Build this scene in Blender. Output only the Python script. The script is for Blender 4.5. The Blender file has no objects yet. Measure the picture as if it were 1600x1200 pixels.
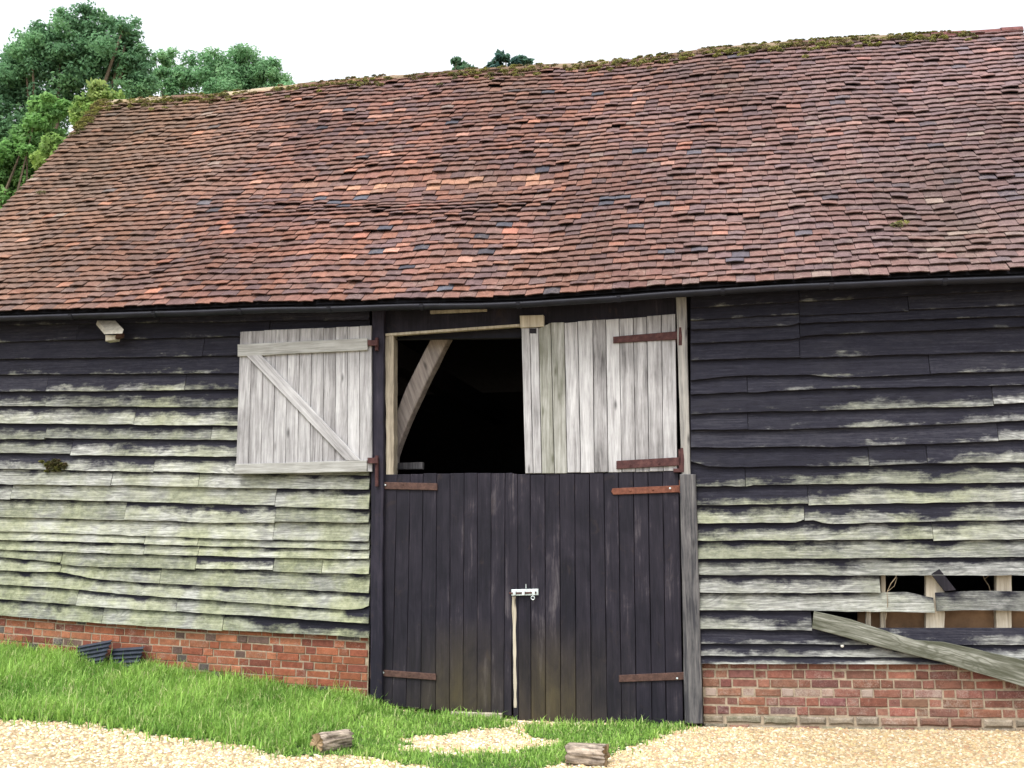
import bpy, math, random
import numpy as np
from math import sin, cos, tan, pi, radians, floor, sqrt, exp
from mathutils import Vector, Matrix, noise as mnoise

random.seed(11)
rng = np.random.default_rng(11)
SC = bpy.context.scene
COL = SC.collection

# ------------------------------------------------------------------ camera, sky, sun, exposure
FPX = 1644.0                      # focal length in pixels of the 1600 px wide photograph
PITCH = radians(9.0)
CAMH = 1.6
cam_d = bpy.data.cameras.new("camera")
cam = bpy.data.objects.new("camera", cam_d); COL.objects.link(cam)
cam_d.sensor_width = 36.0
cam_d.lens = FPX * 36.0 / 1600.0
cam_d.clip_start = 0.05; cam_d.clip_end = 2000
cam.location = (0, 0, CAMH)
cam.rotation_euler = (pi / 2 + PITCH, 0, 0)
SC.camera = cam

SUN_EL, SUN_AZ = radians(60), radians(212)      # azimuth the light comes FROM, clockwise from +Y
w = bpy.data.worlds.new("World"); SC.world = w; w.use_nodes = True
nt = w.node_tree; nt.nodes.clear()
sky = nt.nodes.new("ShaderNodeTexSky"); sky.sky_type = 'NISHITA'; sky.sun_disc = False
sky.sun_elevation = SUN_EL; sky.sun_rotation = SUN_AZ
sky.air_density = 1.0; sky.dust_density = 3.0
hs = nt.nodes.new("ShaderNodeHueSaturation"); hs.inputs['Saturation'].default_value = 0.18
bg = nt.nodes.new("ShaderNodeBackground"); bg.inputs['Strength'].default_value = 0.15
out = nt.nodes.new("ShaderNodeOutputWorld")
nt.links.new(sky.outputs[0], hs.inputs['Color']); nt.links.new(hs.outputs[0], bg.inputs['Color'])
nt.links.new(bg.outputs[0], out.inputs['Surface'])

sun_d = bpy.data.lights.new("sun", 'SUN'); sun = bpy.data.objects.new("sun", sun_d); COL.objects.link(sun)
sun_d.energy = 0.9; sun_d.angle = radians(14); sun_d.color = (1.0, 0.95, 0.88)
sd = Vector((sin(SUN_AZ) * cos(SUN_EL), cos(SUN_AZ) * cos(SUN_EL), sin(SUN_EL)))
sun.rotation_euler = sd.to_track_quat('Z', 'Y').to_euler()
sun.location = sd * 60

SC.view_settings.view_transform = 'Standard'
SC.view_settings.look = 'None'
SC.view_settings.gamma = 1.0
SC.view_settings.use_curve_mapping = False
SC.view_settings.exposure = 1.45

# ------------------------------------------------------------------ measured geometry
TH = radians(12.0); D0 = 9.8
CP, SP = cos(PITCH), sin(PITCH); CT, ST = cos(TH), sin(TH)

def ray(x, y):
    a = (x - 800) / FPX; b = (600 - y) / FPX
    return (a, CP - b * SP, SP + b * CP)

def U(x, y, o=0.0):
    """photo pixel -> (s, z) on the vertical plane standing o metres proud of the barn front"""
    r = ray(x, y)
    t = (-CT * D0 + o) / (-ST * r[0] - CT * r[1])
    X, Y, Z = r[0] * t, r[1] * t, CAMH + r[2] * t
    return (X * CT - (Y - D0) * ST, Z)

def L2W(s, y, z):                    # barn frame (along, into, up) -> world
    return Vector((s * CT + y * ST, D0 - s * ST + y * CT, z))

def W2L(X, Y):
    return (X * CT - (Y - D0) * ST, X * ST + (Y - D0) * CT)

def lerp(a, b, t): return a + (b - a) * t
def sstep(a, b, x):
    t = min(1, max(0, (x - a) / (b - a))); return t * t * (3 - 2 * t)

def poly_at(pts, x):                 # piecewise linear, extrapolated
    if len(pts) == 1: return pts[0][1]
    i = 0
    while i < len(pts) - 2 and x > pts[i + 1][0]: i += 1
    (x0, y0), (x1, y1) = pts[i], pts[i + 1]
    return y0 + (y1 - y0) * (x - x0) / (x1 - x0)

GZ = [(-30, .95), (-8, .78), (-5.3, .60), (-3.3, .42), (-1.5, .22), (-.8, .13), (.5, .09), (2, .11), (5, .16), (12, .2), (40, .2)]
def ground_z(s, y):
    zb = poly_at(GZ, max(-29, min(39, s)))
    d = max(0.0, -y)
    k = 1 - .55 * sstep(0, 5.0, d)
    n = .018 * mnoise.noise(Vector((s * .9, y * .9, 3.1)))
    return zb * k + n

def GP(px, py):
    """photo pixel -> barn frame (s, y, z) on the ground"""
    r = ray(px, py); z = .1
    for _ in range(25):
        t = (z - CAMH) / r[2]
        s, y = W2L(r[0] * t, r[1] * t)
        z = lerp(z, ground_z(s, y), .7)
    return (s, y, z)

# ------------------------------------------------------------------ mesh builder
class MB:
    def __init__(self):
        self.v = []; self.f = []; self.c = []; self.m = []; self.g = []
    def add(self, verts, faces, col=(0, 0, 0, 0), cols=None, mat=0, g=(0, 0, 0, 0)):
        b = len(self.v)
        self.v += [tuple(p) for p in verts]
        self.c += list(cols) if cols else [col] * len(verts)
        self.g += [g] * len(verts)
        for f in faces:
            self.f.append(tuple(i + b for i in f)); self.m.append(mat)
    def build(self, name, mats, parent=None, origin=None, smooth=False):
        o0 = origin or (0, 0, 0)
        me = bpy.data.meshes.new(name)
        me.from_pydata([(p[0] - o0[0], p[1] - o0[1], p[2] - o0[2]) for p in self.v], [], self.f)
        for nm, data in (("rc", self.c), ("gc", self.g)):
            a = me.attributes.new(nm, 'FLOAT_COLOR', 'POINT')
            a.data.foreach_set("color", np.array(data, dtype=np.float32).ravel())
        if not isinstance(mats, (list, tuple)): mats = [mats]
        for m in mats: me.materials.append(m)
        me.polygons.foreach_set("material_index", self.m)
        if smooth: me.polygons.foreach_set("use_smooth", [True] * len(self.f))
        me.update()
        ob = bpy.data.objects.new(name, me); COL.objects.link(ob)
        if parent is not None: ob.parent = parent
        elif origin is not None:
            ob.location = L2W(*origin); ob.rotation_euler = (0, 0, -TH)
        return ob

def tag(o, label=None, cat=None, group=None, kind=None):
    if label: o["label"] = label
    if cat: o["category"] = cat
    if group: o["group"] = group
    if kind: o["kind"] = kind
    return o

def empty(name, s, y, z, label, cat, group=None):
    o = bpy.data.objects.new(name, None); COL.objects.link(o)
    o.empty_display_size = .2
    o.location = L2W(s, y, z); o.rotation_euler = (0, 0, -TH)
    return tag(o, label, cat, group)

def inset(poly, d):
    n = len(poly); res = []
    ar = sum(poly[i][0] * poly[(i + 1) % n][1] - poly[(i + 1) % n][0] * poly[i][1] for i in range(n))
    sg = 1 if ar > 0 else -1
    for i in range(n):
        p0, p1, p2 = poly[i - 1], poly[i], poly[(i + 1) % n]
        e1 = Vector((p1[0] - p0[0], p1[1] - p0[1])); e2 = Vector((p2[0] - p1[0], p2[1] - p1[1]))
        if e1.length < 1e-9 or e2.length < 1e-9: res.append(p1); continue
        e1.normalize(); e2.normalize()
        n1 = Vector((-e1.y, e1.x)) * sg; n2 = Vector((-e2.y, e2.x)) * sg
        m = n1 + n2
        if m.length < 1e-6: m = n1
        m.normalize()
        k = d / max(.35, m.dot(n1))
        res.append((p1[0] + m.x * k, p1[1] + m.y * k))
    return res

def prism(mb, poly, o, th, col=(0, 0, 0, 0), bev=.004, mat=0, g=(0, 0, 0, 0), tilt=None):
    """solid with front outline poly [(s,z)] lying o proud of the wall and th thick"""
    ar = sum(poly[i][0] * poly[(i + 1) % len(poly)][1] - poly[(i + 1) % len(poly)][0] * poly[i][1] for i in range(len(poly)))
    if ar < 0: poly = poly[::-1]
    n = len(poly); fr = inset(poly, bev)
    of = (lambda p: o + tilt(p)) if tilt else (lambda p: o)
    V = [(p[0], -of(q), p[1]) for p, q in zip(fr, poly)] + [(p[0], -of(p) + bev, p[1]) for p in poly] + [(p[0], -of(p) + th, p[1]) for p in poly]
    F = [tuple(range(n))]
    for i in range(n):
        j = (i + 1) % n
        F.append((i, n + i, n + j, j)); F.append((n + i, 2 * n + i, 2 * n + j, n + j))
    F.append(tuple(range(3 * n - 1, 2 * n - 1, -1)))
    mb.add(V, F, col, mat=mat, g=g)

def pxpoly(pts, o): return [U(x, y, o) for x, y in pts]

def rough(poly, step, amp, seed=0.0):
    res = []; n = len(poly)
    for i in range(n):
        a, b = Vector(poly[i]), Vector(poly[(i + 1) % n]); L = (b - a).length
        k = max(1, int(L / step)); d = (b - a) / L; nn = Vector((-d.y, d.x))
        for j in range(k):
            p = a + (b - a) * j / k
            if j: p = p + nn * amp * mnoise.noise(Vector((p.x * 7 + seed, p.y * 7, seed)))
            res.append((p.x, p.y))
    return res

def box(mb, a, b, col=(0, 0, 0, 0), mat=0):
    x0, y0, z0 = a; x1, y1, z1 = b
    V = [(x0, y0, z0), (x1, y0, z0), (x1, y1, z0), (x0, y1, z0), (x0, y0, z1), (x1, y0, z1), (x1, y1, z1), (x0, y1, z1)]
    mb.add(V, [(0, 3, 2, 1), (4, 5, 6, 7), (0, 1, 5, 4), (1, 2, 6, 5), (2, 3, 7, 6), (3, 0, 4, 7)], col, mat=mat)

def tube(mb, pts, rads, n=8, col=(0, 0, 0, 0), caps=True, mat=0, jit=0.0, half=None):
    pts = [Vector(p) for p in pts]; rings = []; V = []
    for i, p in enumerate(pts):
        d = (pts[min(i + 1, len(pts) - 1)] - pts[max(i - 1, 0)]).normalized()
        u = d.cross(Vector((0, 0, 1)))
        if u.length < .05: u = d.cross(Vector((0, 1, 0)))
        u.normalize(); v = d.cross(u)
        for k in range(n):
            an = 2 * pi * k / n; r = rads[i] * (1 + jit * random.uniform(-1, 1))
            V.append(p + u * cos(an) * r + v * sin(an) * r)
    F = []
    for i in range(len(pts) - 1):
        for k in range(n):
            k2 = (k + 1) % n
            F.append((i * n + k, i * n + k2, (i + 1) * n + k2, (i + 1) * n + k))
    if caps: F += [tuple(range(n - 1, -1, -1)), tuple(range((len(pts) - 1) * n, len(pts) * n))]
    mb.add(V, F, col, mat=mat)

def dome(mb, s, z, o, r, col=(0, 0, 0, 0), mat=0):
    V = [(s, -o - r * .7, z)]; n = 8
    for k in range(n): V.append((s + cos(2 * pi * k / n) * r * .7, -o - r * .5, z + sin(2 * pi * k / n) * r * .7))
    for k in range(n): V.append((s + cos(2 * pi * k / n) * r, -o + .002, z + sin(2 * pi * k / n) * r))
    F = [(0, 1 + k, 1 + (k + 1) % n) for k in range(n)] + [(1 + k, 1 + n + k, 1 + n + (k + 1) % n, 1 + (k + 1) % n) for k in range(n)]
    mb.add(V, F, col, mat=mat)

# ------------------------------------------------------------------ materials
class NT:
    def __init__(self, name):
        self.m = bpy.data.materials.new(name); self.m.use_nodes = True
        self.t = self.m.node_tree; self.t.nodes.clear()
        self.o = self.n("ShaderNodeOutputMaterial")
        self.b = self.n("ShaderNodeBsdfPrincipled"); self.l(self.b.outputs[0], self.o.inputs['Surface'])
        self.b.inputs['Roughness'].default_value = .85
        self.b.inputs['Specular IOR Level'].default_value = .25
    def n(self, t, **kw):
        x = self.t.nodes.new(t)
        for k, v in kw.items(): setattr(x, k, v)
        return x
    def l(self, a, b): self.t.links.new(a, b)
    def attr(self, name="rc"):
        a = self.n("ShaderNodeAttribute", attribute_name=name); s = self.n("ShaderNodeSeparateColor")
        self.l(a.outputs['Color'], s.inputs[0]); return a, s
    def math(self, op, a, b=None, clamp=False):
        x = self.n("ShaderNodeMath", operation=op, use_clamp=clamp)
        for i, q in enumerate((a, b)):
            if q is None: continue
            if isinstance(q, (int, float)): x.inputs[i].default_value = q
            else: self.l(q, x.inputs[i])
        return x.outputs[0]
    def coords(self, scale=(1, 1, 1), rot=(0, 0, 0), offs=None):
        tc = self.n("ShaderNodeTexCoord"); v = tc.outputs['Object']
        if offs is not None:
            ad = self.n("ShaderNodeVectorMath", operation='ADD'); cb = self.n("ShaderNodeCombineXYZ")
            for i in range(3): self.l(self.math('MULTIPLY', offs, (13.7, 5.1, 9.3)[i]), cb.inputs[i])
            self.l(v, ad.inputs[0]); self.l(cb.outputs[0], ad.inputs[1]); v = ad.outputs[0]
        if any(rot):
            mr = self.n("ShaderNodeMapping"); mr.inputs['Rotation'].default_value = rot
            self.l(v, mr.inputs['Vector']); v = mr.outputs[0]
        mp = self.n("ShaderNodeMapping"); mp.inputs['Scale'].default_value = scale
        self.l(v, mp.inputs['Vector']); return mp.outputs[0]
    def noise(self, vec, scale=1, detail=5, rough=.6, dist=0.0):
        x = self.n("ShaderNodeTexNoise"); x.inputs['Scale'].default_value = scale
        x.inputs['Detail'].default_value = detail; x.inputs['Roughness'].default_value = rough
        x.inputs['Distortion'].default_value = dist
        if vec is not None: self.l(vec, x.inputs['Vector'])
        return x.outputs['Fac']
    def ramp(self, f, stops, interp='LINEAR'):
        r = self.n("ShaderNodeValToRGB"); cr = r.color_ramp; cr.interpolation = interp
        while len(cr.elements) < len(stops): cr.elements.new(.5)
        for e, (p, c) in zip(cr.elements, stops):
            e.position = p; e.color = (*c, 1) if len(c) == 3 else c
        self.l(f, r.inputs[0]); return r.outputs[0]
    def mix(self, f, a, b, mode='MIX'):
        x = self.n("ShaderNodeMix", data_type='RGBA', blend_type=mode)
        for i, q in ((0, f), (6, a), (7, b)):
            if isinstance(q, (int, float)): x.inputs[i].default_value = q
            elif isinstance(q, tuple): x.inputs[i].default_value = (*q, 1)
            else: self.l(q, x.inputs[i])
        return x.outputs[2]
    def maprange(self, f, a, b, c=0, d=1):
        x = self.n("ShaderNodeMapRange"); x.inputs[1].default_value = a; x.inputs[2].default_value = b
        x.inputs[3].default_value = c; x.inputs[4].default_value = d
        self.l(f, x.inputs[0]); return x.outputs[0]
    def bump(self, h, dist=.01, strength=.5):
        x = self.n("ShaderNodeBump"); x.inputs['Distance'].default_value = dist; x.inputs['Strength'].default_value = strength
        self.l(h, x.inputs['Height']); self.l(x.outputs[0], self.b.inputs['Normal'])
    def col(self, c): 
        if isinstance(c, tuple): self.b.inputs['Base Color'].default_value = (*c, 1)
        else: self.l(c, self.b.inputs['Base Color'])
        return self
    def rough(self, r): self.b.inputs['Roughness'].default_value = r; return self

def mat_weatherboard():
    k = NT("weathered_tarred_board"); a, s = k.attr(); g, gs = k.attr("gc")
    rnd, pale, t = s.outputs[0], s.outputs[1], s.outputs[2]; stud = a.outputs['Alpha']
    v = k.coords((1.9, 1, 5.5), offs=rnd)
    n1 = k.noise(v, 1.6, 7, .68, .3)
    n2 = k.noise(k.coords((3, 1, 60), offs=rnd), 1, 5, .7)
    n3 = k.noise(k.coords((1.1, 1, 1.1)), 2.2, 5, .6)
    n4 = k.noise(k.coords((9, 1, 12), offs=rnd), 1.5, 5, .7)
    # how far the tar has gone: more at the weather edge, less by the studs; under the lap, kept tar plus painted lap shadow
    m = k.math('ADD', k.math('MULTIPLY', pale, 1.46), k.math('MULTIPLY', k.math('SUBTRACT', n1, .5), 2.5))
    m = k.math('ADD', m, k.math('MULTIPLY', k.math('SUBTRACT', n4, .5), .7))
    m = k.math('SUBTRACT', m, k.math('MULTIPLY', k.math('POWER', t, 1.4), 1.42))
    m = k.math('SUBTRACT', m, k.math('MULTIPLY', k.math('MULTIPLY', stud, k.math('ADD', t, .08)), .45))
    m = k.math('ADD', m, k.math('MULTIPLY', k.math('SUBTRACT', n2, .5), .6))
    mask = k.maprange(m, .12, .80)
    n5 = k.noise(k.coords((16, 1, 45), offs=rnd), 1, 6, .75)
    n6 = k.noise(k.coords((2.2, 1, 130), offs=rnd), 1, 4, .75, .3)
    f2 = k.math('ADD', k.math('MULTIPLY', n2, .45), k.math('ADD', k.math('MULTIPLY', n5, .35), k.math('MULTIPLY', n6, .35)))
    f2 = k.math('ADD', f2, k.math('MULTIPLY', k.math('SUBTRACT', rnd, .5), .16))
    grey = k.ramp(f2, [(.36, (.045, .047, .05)), (.50, (.14, .145, .14)), (.60, (.27, .275, .265)), (.74, (.47, .475, .46))])
    green = k.ramp(k.math('ADD', k.math('MULTIPLY', n4, .55), k.math('MULTIPLY', f2, .45)), [(.34, (.075, .085, .045)), (.48, (.20, .22, .125)), (.58, (.36, .38, .235)), (.72, (.56, .575, .41))])
    gf = k.math('MULTIPLY', gs.outputs[0], k.maprange(n3, .38, .6, .15, 1), clamp=True)
    pc = k.mix(gf, grey, green)
    pc = k.mix(k.maprange(n6, .30, .42, .6, 0), pc, (.05, .052, .045))
    rings = k.math('SINE', k.math('MULTIPLY', k.noise(k.coords((.9, 1, 5.5), offs=rnd), 1, 2, .45, .5), 95))
    pc = k.mix(k.math('MULTIPLY', k.maprange(rings, .15, .9, 0, .5), k.math('SUBTRACT', 1.0, gf)), pc, (.075, .075, .075))
    pc = k.mix(k.maprange(n3, .42, .66, 0, .45), pc, (.10, .105, .085))
    dark = k.ramp(f2, [(.38, (.003, .003, .007)), (.6, (.012, .012, .021)), (.75, (.036, .036, .047))])
    dark = k.mix(k.maprange(n1, .45, .8, 0, .5), dark, (.030, .030, .038))
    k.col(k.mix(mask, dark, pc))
    k.bump(k.math('ADD', f2, k.math('MULTIPLY', n1, .4)), .012, .8)
    return k.m

def mat_wood(name, axis, lo, mid, hi, green=0.0, contrast=1.0, angle=0.0, knots=True, rings=False):
    k = NT(name); a, s = k.attr(); rnd = s.outputs[0]; tone = s.outputs[1]
    al, ac = (1.6, 26)
    sc = (ac, 8, al) if axis == 'z' else (al, 8, ac)
    rot = (0, angle, 0)
    n1 = k.noise(k.coords(sc, rot, rnd), 1, 7, .65, .4)
    n2 = k.noise(k.coords(tuple(q * 3 for q in sc), rot, rnd), 1, 4, .7)
    n3 = k.noise(k.coords((2, 2, 2), offs=rnd), 1.3, 4, .6)
    f = k.math('ADD', k.math('MULTIPLY', k.math('SUBTRACT', n1, .5), 1.15 * contrast), k.math('MULTIPLY', k.math('SUBTRACT', n2, .5), .55 * contrast))
    f = k.math('ADD', f, k.math('MULTIPLY', k.math('SUBTRACT', n3, .5), .5))
    f = k.math('ADD', f, k.math('ADD', tone, .0), clamp=True)
    c = k.ramp(f, [(.12, lo), (.5, mid), (.9, hi)])
    n4 = k.noise(k.coords(tuple(q * (4.5 if q > 20 else 1.6) for q in sc), rot, rnd), 1, 4, .7, .2)
    c = k.mix(k.maprange(n4, .30, .40, .5, 0), c, tuple(q * .55 for q in lo))
    if rings:
        rg_ = k.math('SINE', k.math('MULTIPLY', k.noise(k.coords((1.3, 1, 6), rot, rnd), 1, 2, .5, .6), 90))
        c = k.mix(k.maprange(rg_, .1, .9, 0, .6), c, (.045, .045, .042))
    if knots:
        vo = k.n("ShaderNodeTexVoronoi"); vo.inputs['Scale'].default_value = 1
        ks = (11, 1, 3.2) if axis == 'z' else (3.2, 1, 11)
        k.l(k.coords(ks, rot, rnd), vo.inputs['Vector'])
        kn = k.math('MULTIPLY', k.maprange(vo.outputs['Distance'], .05, .2, 1, 0), k.maprange(vo.outputs['Color'], .45, .55, 0, .75))
        c = k.mix(kn, c, tuple(q * .45 for q in lo))
    if green:
        c = k.mix(k.math('MULTIPLY', s.outputs[2], green), c, (.22, .25, .09))
    k.col(c); k.bump(k.math('ADD', n1, n2), .005, .5)
    return k.m

def mat_tar(name="tarred_plank", base=1.0):
    k = NT(name); a, s = k.attr(); rnd, tone = s.outputs[0], s.outputs[1]
    n1 = k.noise(k.coords((22, 8, 1.3), offs=rnd), 1, 6, .65)
    n2 = k.noise(k.coords((3, 3, 1.6), offs=rnd), 1.2, 6, .65, .6)
    n3 = k.noise(k.coords((70, 9, 4), offs=rnd), 1, 4, .7)
    f = k.math('ADD', k.math('MULTIPLY', n1, .55), k.math('ADD', k.math('MULTIPLY', n2, .75), k.math('MULTIPLY', tone, .34)))
    f = k.math('ADD', k.math('SUBTRACT', f, .22), k.math('MULTIPLY', k.math('SUBTRACT', n3, .5), .45))
    c = k.ramp(f, [(.30, (.002 * base, .002 * base, .005 * base)), (.52, (.0075 * base, .0066 * base, .0135 * base)), (.72, (.019 * base, .016 * base, .026 * base)), (.9, (.075, .066, .074))])
    n4 = k.noise(k.coords((6, 3, 6), offs=rnd), 1, 5, .7, 1.0)
    c = k.mix(k.maprange(n4, .60, .72, 0, .6), c, (.030, .021, .019))
    tc_ = k.n("ShaderNodeTexCoord"); sx_ = k.n("ShaderNodeSeparateXYZ"); k.l(tc_.outputs['Object'], sx_.inputs[0])
    foot = k.maprange(sx_.outputs[2], 1.0, .25, 0, 1)
    c = k.mix(k.math('MULTIPLY', k.math('MULTIPLY', s.outputs[2], foot), k.maprange(n2, .35, .65, .3, 1)), c, (.060, .048, .022))
    k.col(c); k.rough(.75); k.bump(k.math('ADD', n1, n3), .005, .5); return k.m

def mat_rust(name, a, b):
    k = NT(name); n1 = k.noise(k.coords((1, 1, 1)), 22, 6, .7); n2 = k.noise(k.coords((1, 1, 1)), 120, 3, .6)
    f = k.math('ADD', k.math('MULTIPLY', n1, .75), k.math('MULTIPLY', n2, .25))
    k.col(k.ramp(f, [(.3, tuple(q * .45 for q in a)), (.5, a), (.68, b)])); k.rough(.8); k.bump(n2, .003, .5); return k.m

def mat_tint(name, rough=.9, nscale=30, var=.5, bump=.004, stretch=(1, 1, 1), pale=(.27, .215, .18)):
    """base colour comes from the thing's own colour, broken up by noise"""
    k = NT(name); a, s = k.attr()
    n1 = k.noise(k.coords(stretch), nscale, 6, .7)
    n2 = k.noise(k.coords(stretch), nscale * 5, 3, .6)
    f = k.math('ADD', k.math('MULTIPLY', n1, .7), k.math('MULTIPLY', n2, .3))
    sc = k.maprange(f, .25, .75, 1 - var, 1 + var)
    c = k.n("ShaderNodeVectorMath", operation='SCALE'); k.l(a.outputs['Color'], c.inputs[0]); k.l(sc, c.inputs['Scale'])
    n3 = k.noise(k.coords((1, 1, 1)), 9, 6, .75)
    pat = k.math('ADD', k.math('MULTIPLY', n3, .6), k.math('MULTIPLY', n2, .4))
    al = k.math('SUBTRACT', 1.0, a.outputs['Alpha'])
    lm = k.maprange(k.math('ADD', pat, k.math('MULTIPLY', al, .30)), .58, .80, 0, .75)
    cc = k.mix(lm, c.outputs[0], pale)
    k.col(cc); k.rough(rough); k.bump(f, bump, .6); return k.m

def mat_leaf(name, trans=.35):
    k = NT(name); a, s = k.attr()
    k.l(a.outputs['Color'], k.b.inputs['Base Color']); k.rough(.6)
    tr = k.n("ShaderNodeBsdfTranslucent"); k.l(a.outputs['Color'], tr.inputs['Color'])
    mx = k.n("ShaderNodeMixShader"); mx.inputs[0].default_value = trans
    k.l(k.b.outputs[0], mx.inputs[1]); k.l(tr.outputs[0], mx.inputs[2]); k.l(mx.outputs[0], k.o.inputs['Surface'])
    return k.m

def mat_plain(name, c, rough=.8, metal=0.0, var=.25, scale=14):
    k = NT(name); n = k.noise(k.coords((1, 1, 1)), scale, 5, .65)
    k.col(k.ramp(n, [(.3, tuple(q * (1 - var) for q in c)), (.7, tuple(min(.95, q * (1 + var)) for q in c))]))
    k.rough(rough); k.b.inputs['Metallic'].default_value = metal; return k.m

M = {}
M['board'] = mat_weatherboard()
GREY = ((.07, .067, .067), (.255, .25, .255), (.46, .46, .468))
M['grey_v'] = mat_wood("silvered_wood_upright", 'z', *GREY, green=.5, contrast=1.1)
M['grey_h'] = mat_wood("silvered_wood_level", 'x', *GREY, green=1.0)
M['grey_d'] = mat_wood("silvered_wood_brace", 'x', *GREY, angle=radians(-46))
M['old_d'] = mat_wood("old_grey_plank", 'x', (.035, .035, .035), (.15, .15, .14), (.34, .345, .325), green=.6, contrast=1.9, angle=radians(-14), rings=True)
M['post_grey'] = mat_wood("grey_post", 'z', (.035, .035, .04), (.13, .125, .125), (.28, .27, .25), contrast=1.2)
M['oak'] = mat_wood("old_oak", 'z', (.12, .10, .075), (.33, .29, .225), (.50, .455, .37))
M['brace_oak'] = mat_wood("oak_brace_wood", 'z', (.085, .075, .07), (.23, .20, .185), (.37, .335, .31), angle=radians(20))
M['panel'] = mat_plain("brown_panel", (.17, .10, .055), .8, var=.35, scale=6)
M['tar'] = mat_tar(base=.82)
M['tar_post'] = mat_tar("tarred_post", 1.15)
M['inner'] = mat_plain("blue_black_inside", (.018, .016, .02), .9)  # one even blue-black for rear walls, floor, tie beams and hatch patch
M['dark'] = mat_plain("tarred_soffit", (.016, .016, .022), .85)
M['gutter'] = mat_plain("black_gutter", (.010, .011, .018), .6, var=.4, scale=5)
M['rust_dark'] = mat_rust("dark_rusted_iron", (.055, .022, .022), (.11, .05, .045))
M['rust_mid'] = mat_rust("brown_rusted_iron", (.066, .036, .029), (.12, .066, .052))
M['rust_red'] = mat_rust("orange_rusted_iron", (.125, .045, .028), (.20, .082, .052))
M['zinc'] = mat_plain("galvanised_steel", (.55, .62, .63), .45, .6, .2, 40)
M['tile'] = mat_tint("clay_tile", .92, 16, .55, .008)
M['brick'] = mat_tint("clay_brick", .95, 20, .55, .010, pale=(.33, .28, .24))
M['mortar'] = mat_plain("lime_mortar", (.27, .22, .16), .95, var=.35, scale=22)
M['moss_leaf'] = mat_leaf('moss_frond', .2)
M['moss'] = mat_tint("moss", .95, 40, .4, .006)
M['pebble'] = mat_tint("gravel_stone", .85, 20, .15, .002)
M['bark'] = mat_tint("bark", .95, 18, .55, .012)
M['leaf'] = mat_leaf("leaf", .55)
M['blade'] = mat_leaf("grass_blade", .45)
M['black_sheet'] = mat_plain("dark_blue_grey_sheet", (.03, .037, .052), .55, var=.4, scale=12)
M['lamp_body'] = mat_plain("off_white_lamp_body", (.42, .40, .34), .5, var=.3, scale=20)
M['straw'] = mat_plain("dry_stem", (.19, .15, .10), .9)
k = NT("lamp_glass"); k.col((.5, .5, .44)).rough(.2); M['glass'] = k.m

# ------------------------------------------------------------------ ground
def mat_ground():
    k = NT("gravel_bed")
    vo = k.n("ShaderNodeTexVoronoi"); vo.inputs['Scale'].default_value = 38; k.l(k.coords((1, 1, 1)), vo.inputs['Vector'])
    n = k.noise(k.coords((1, 1, 1)), 3, 5, .6)
    sp = k.n("ShaderNodeSeparateColor"); k.l(vo.outputs['Color'], sp.inputs[0])
    c = k.ramp(sp.outputs[0], [(.0, (.30, .22, .12)), (.35, (.46, .36, .22)), (.7, (.58, .49, .34)), (1, (.66, .60, .47))])
    c = k.mix(k.maprange(n, .35, .7, .2, .7), c, (.24, .175, .095))
    c = k.mix(k.maprange(vo.outputs['Distance'], .3, .75, 0, .55), c, (.20, .15, .085))
    k.col(c); k.rough(.9); k.bump(k.maprange(vo.outputs['Distance'], 0, .8, 1, 0), .012, .8); return k.m
M['ground'] = mat_ground()
k = NT("turf_soil"); n_ = k.noise(k.coords((1, 1, 1)), 9, 6, .7)
k.col(k.ramp(n_, [(.3, (.03, .055, .012)), (.6, (.06, .12, .025)), (.8, (.12, .12, .05))])); M['turf'] = k.m

def axis_pts(fine0, fine1, step, far):
    a = list(np.arange(fine0, fine1 + 1e-6, step)); x = fine1; g = step
    r = []
    while x < far: g *= 1.5; x += g; r.append(x)
    x = fine0; g = step; l = []
    while x > -far: g *= 1.5; x -= g; l.append(x)
    return l[::-1] + a + r
gx = axis_pts(-8, 8, .25, 700); gy = axis_pts(-6, .5, .25, 700)
mb = MB(); V = []
for y in gy:
    for s in gx: V.append((s, y, ground_z(s, y)))
nx = len(gx)
mb.add(V, [(j * nx + i, j * nx + i + 1, (j + 1) * nx + i + 1, (j + 1) * nx + i) for j in range(len(gy) - 1) for i in range(nx - 1)])
ground = mb.build("gravel_ground", M['ground'], origin=(0, 0, 0), smooth=True)
tag(ground, kind="structure")

# areas of grass, outlined on the ground
GRASS = [[(-420, 1010), (-120, 1000), (0, 1004), (150, 1025), (330, 1050), (575, 1078), (600, 1106), (700, 1118), (770, 1122), (800, 1136),
          (770, 1140), (740, 1140), (650, 1150), (618, 1166), (640, 1176), (760, 1182), (850, 1172), (885, 1160), (850, 1152), (815, 1146), (830, 1134),
          (950, 1135), (1058, 1131), (1066, 1140), (1010, 1158), (958, 1176), (920, 1184), (880, 1190), (850, 1200), (700, 1206), (620, 1192), (560, 1182),
          (525, 1178), (480, 1186), (400, 1170), (280, 1152), (130, 1131), (0, 1124), (-160, 1118), (-420, 1112)]]
GRASS_W = [[GP(x, y)[:2] for x, y in p] for p in GRASS]
def in_poly(P, s, y):
    ins = False; n = len(P)
    for i in range(n):
        (x0, y0), (x1, y1) = P[i], P[(i + 1) % n]
        if (y0 > y) != (y1 > y) and s < (x1 - x0) * (y - y0) / (y1 - y0) + x0: ins = not ins
    return ins
def grassy(s, y):
    a = .12 * mnoise.noise(Vector((s * 4, y * 4, 0))) + .10 * mnoise.noise(Vector((s * 13, y * 13, 3))); b = .10 * mnoise.noise(Vector((s * 4, y * 4, 9))) + .11 * mnoise.noise(Vector((s * 13, y * 13, 6)))
    return any(in_poly(P, s + a, y + b) for P in GRASS_W)

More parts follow.
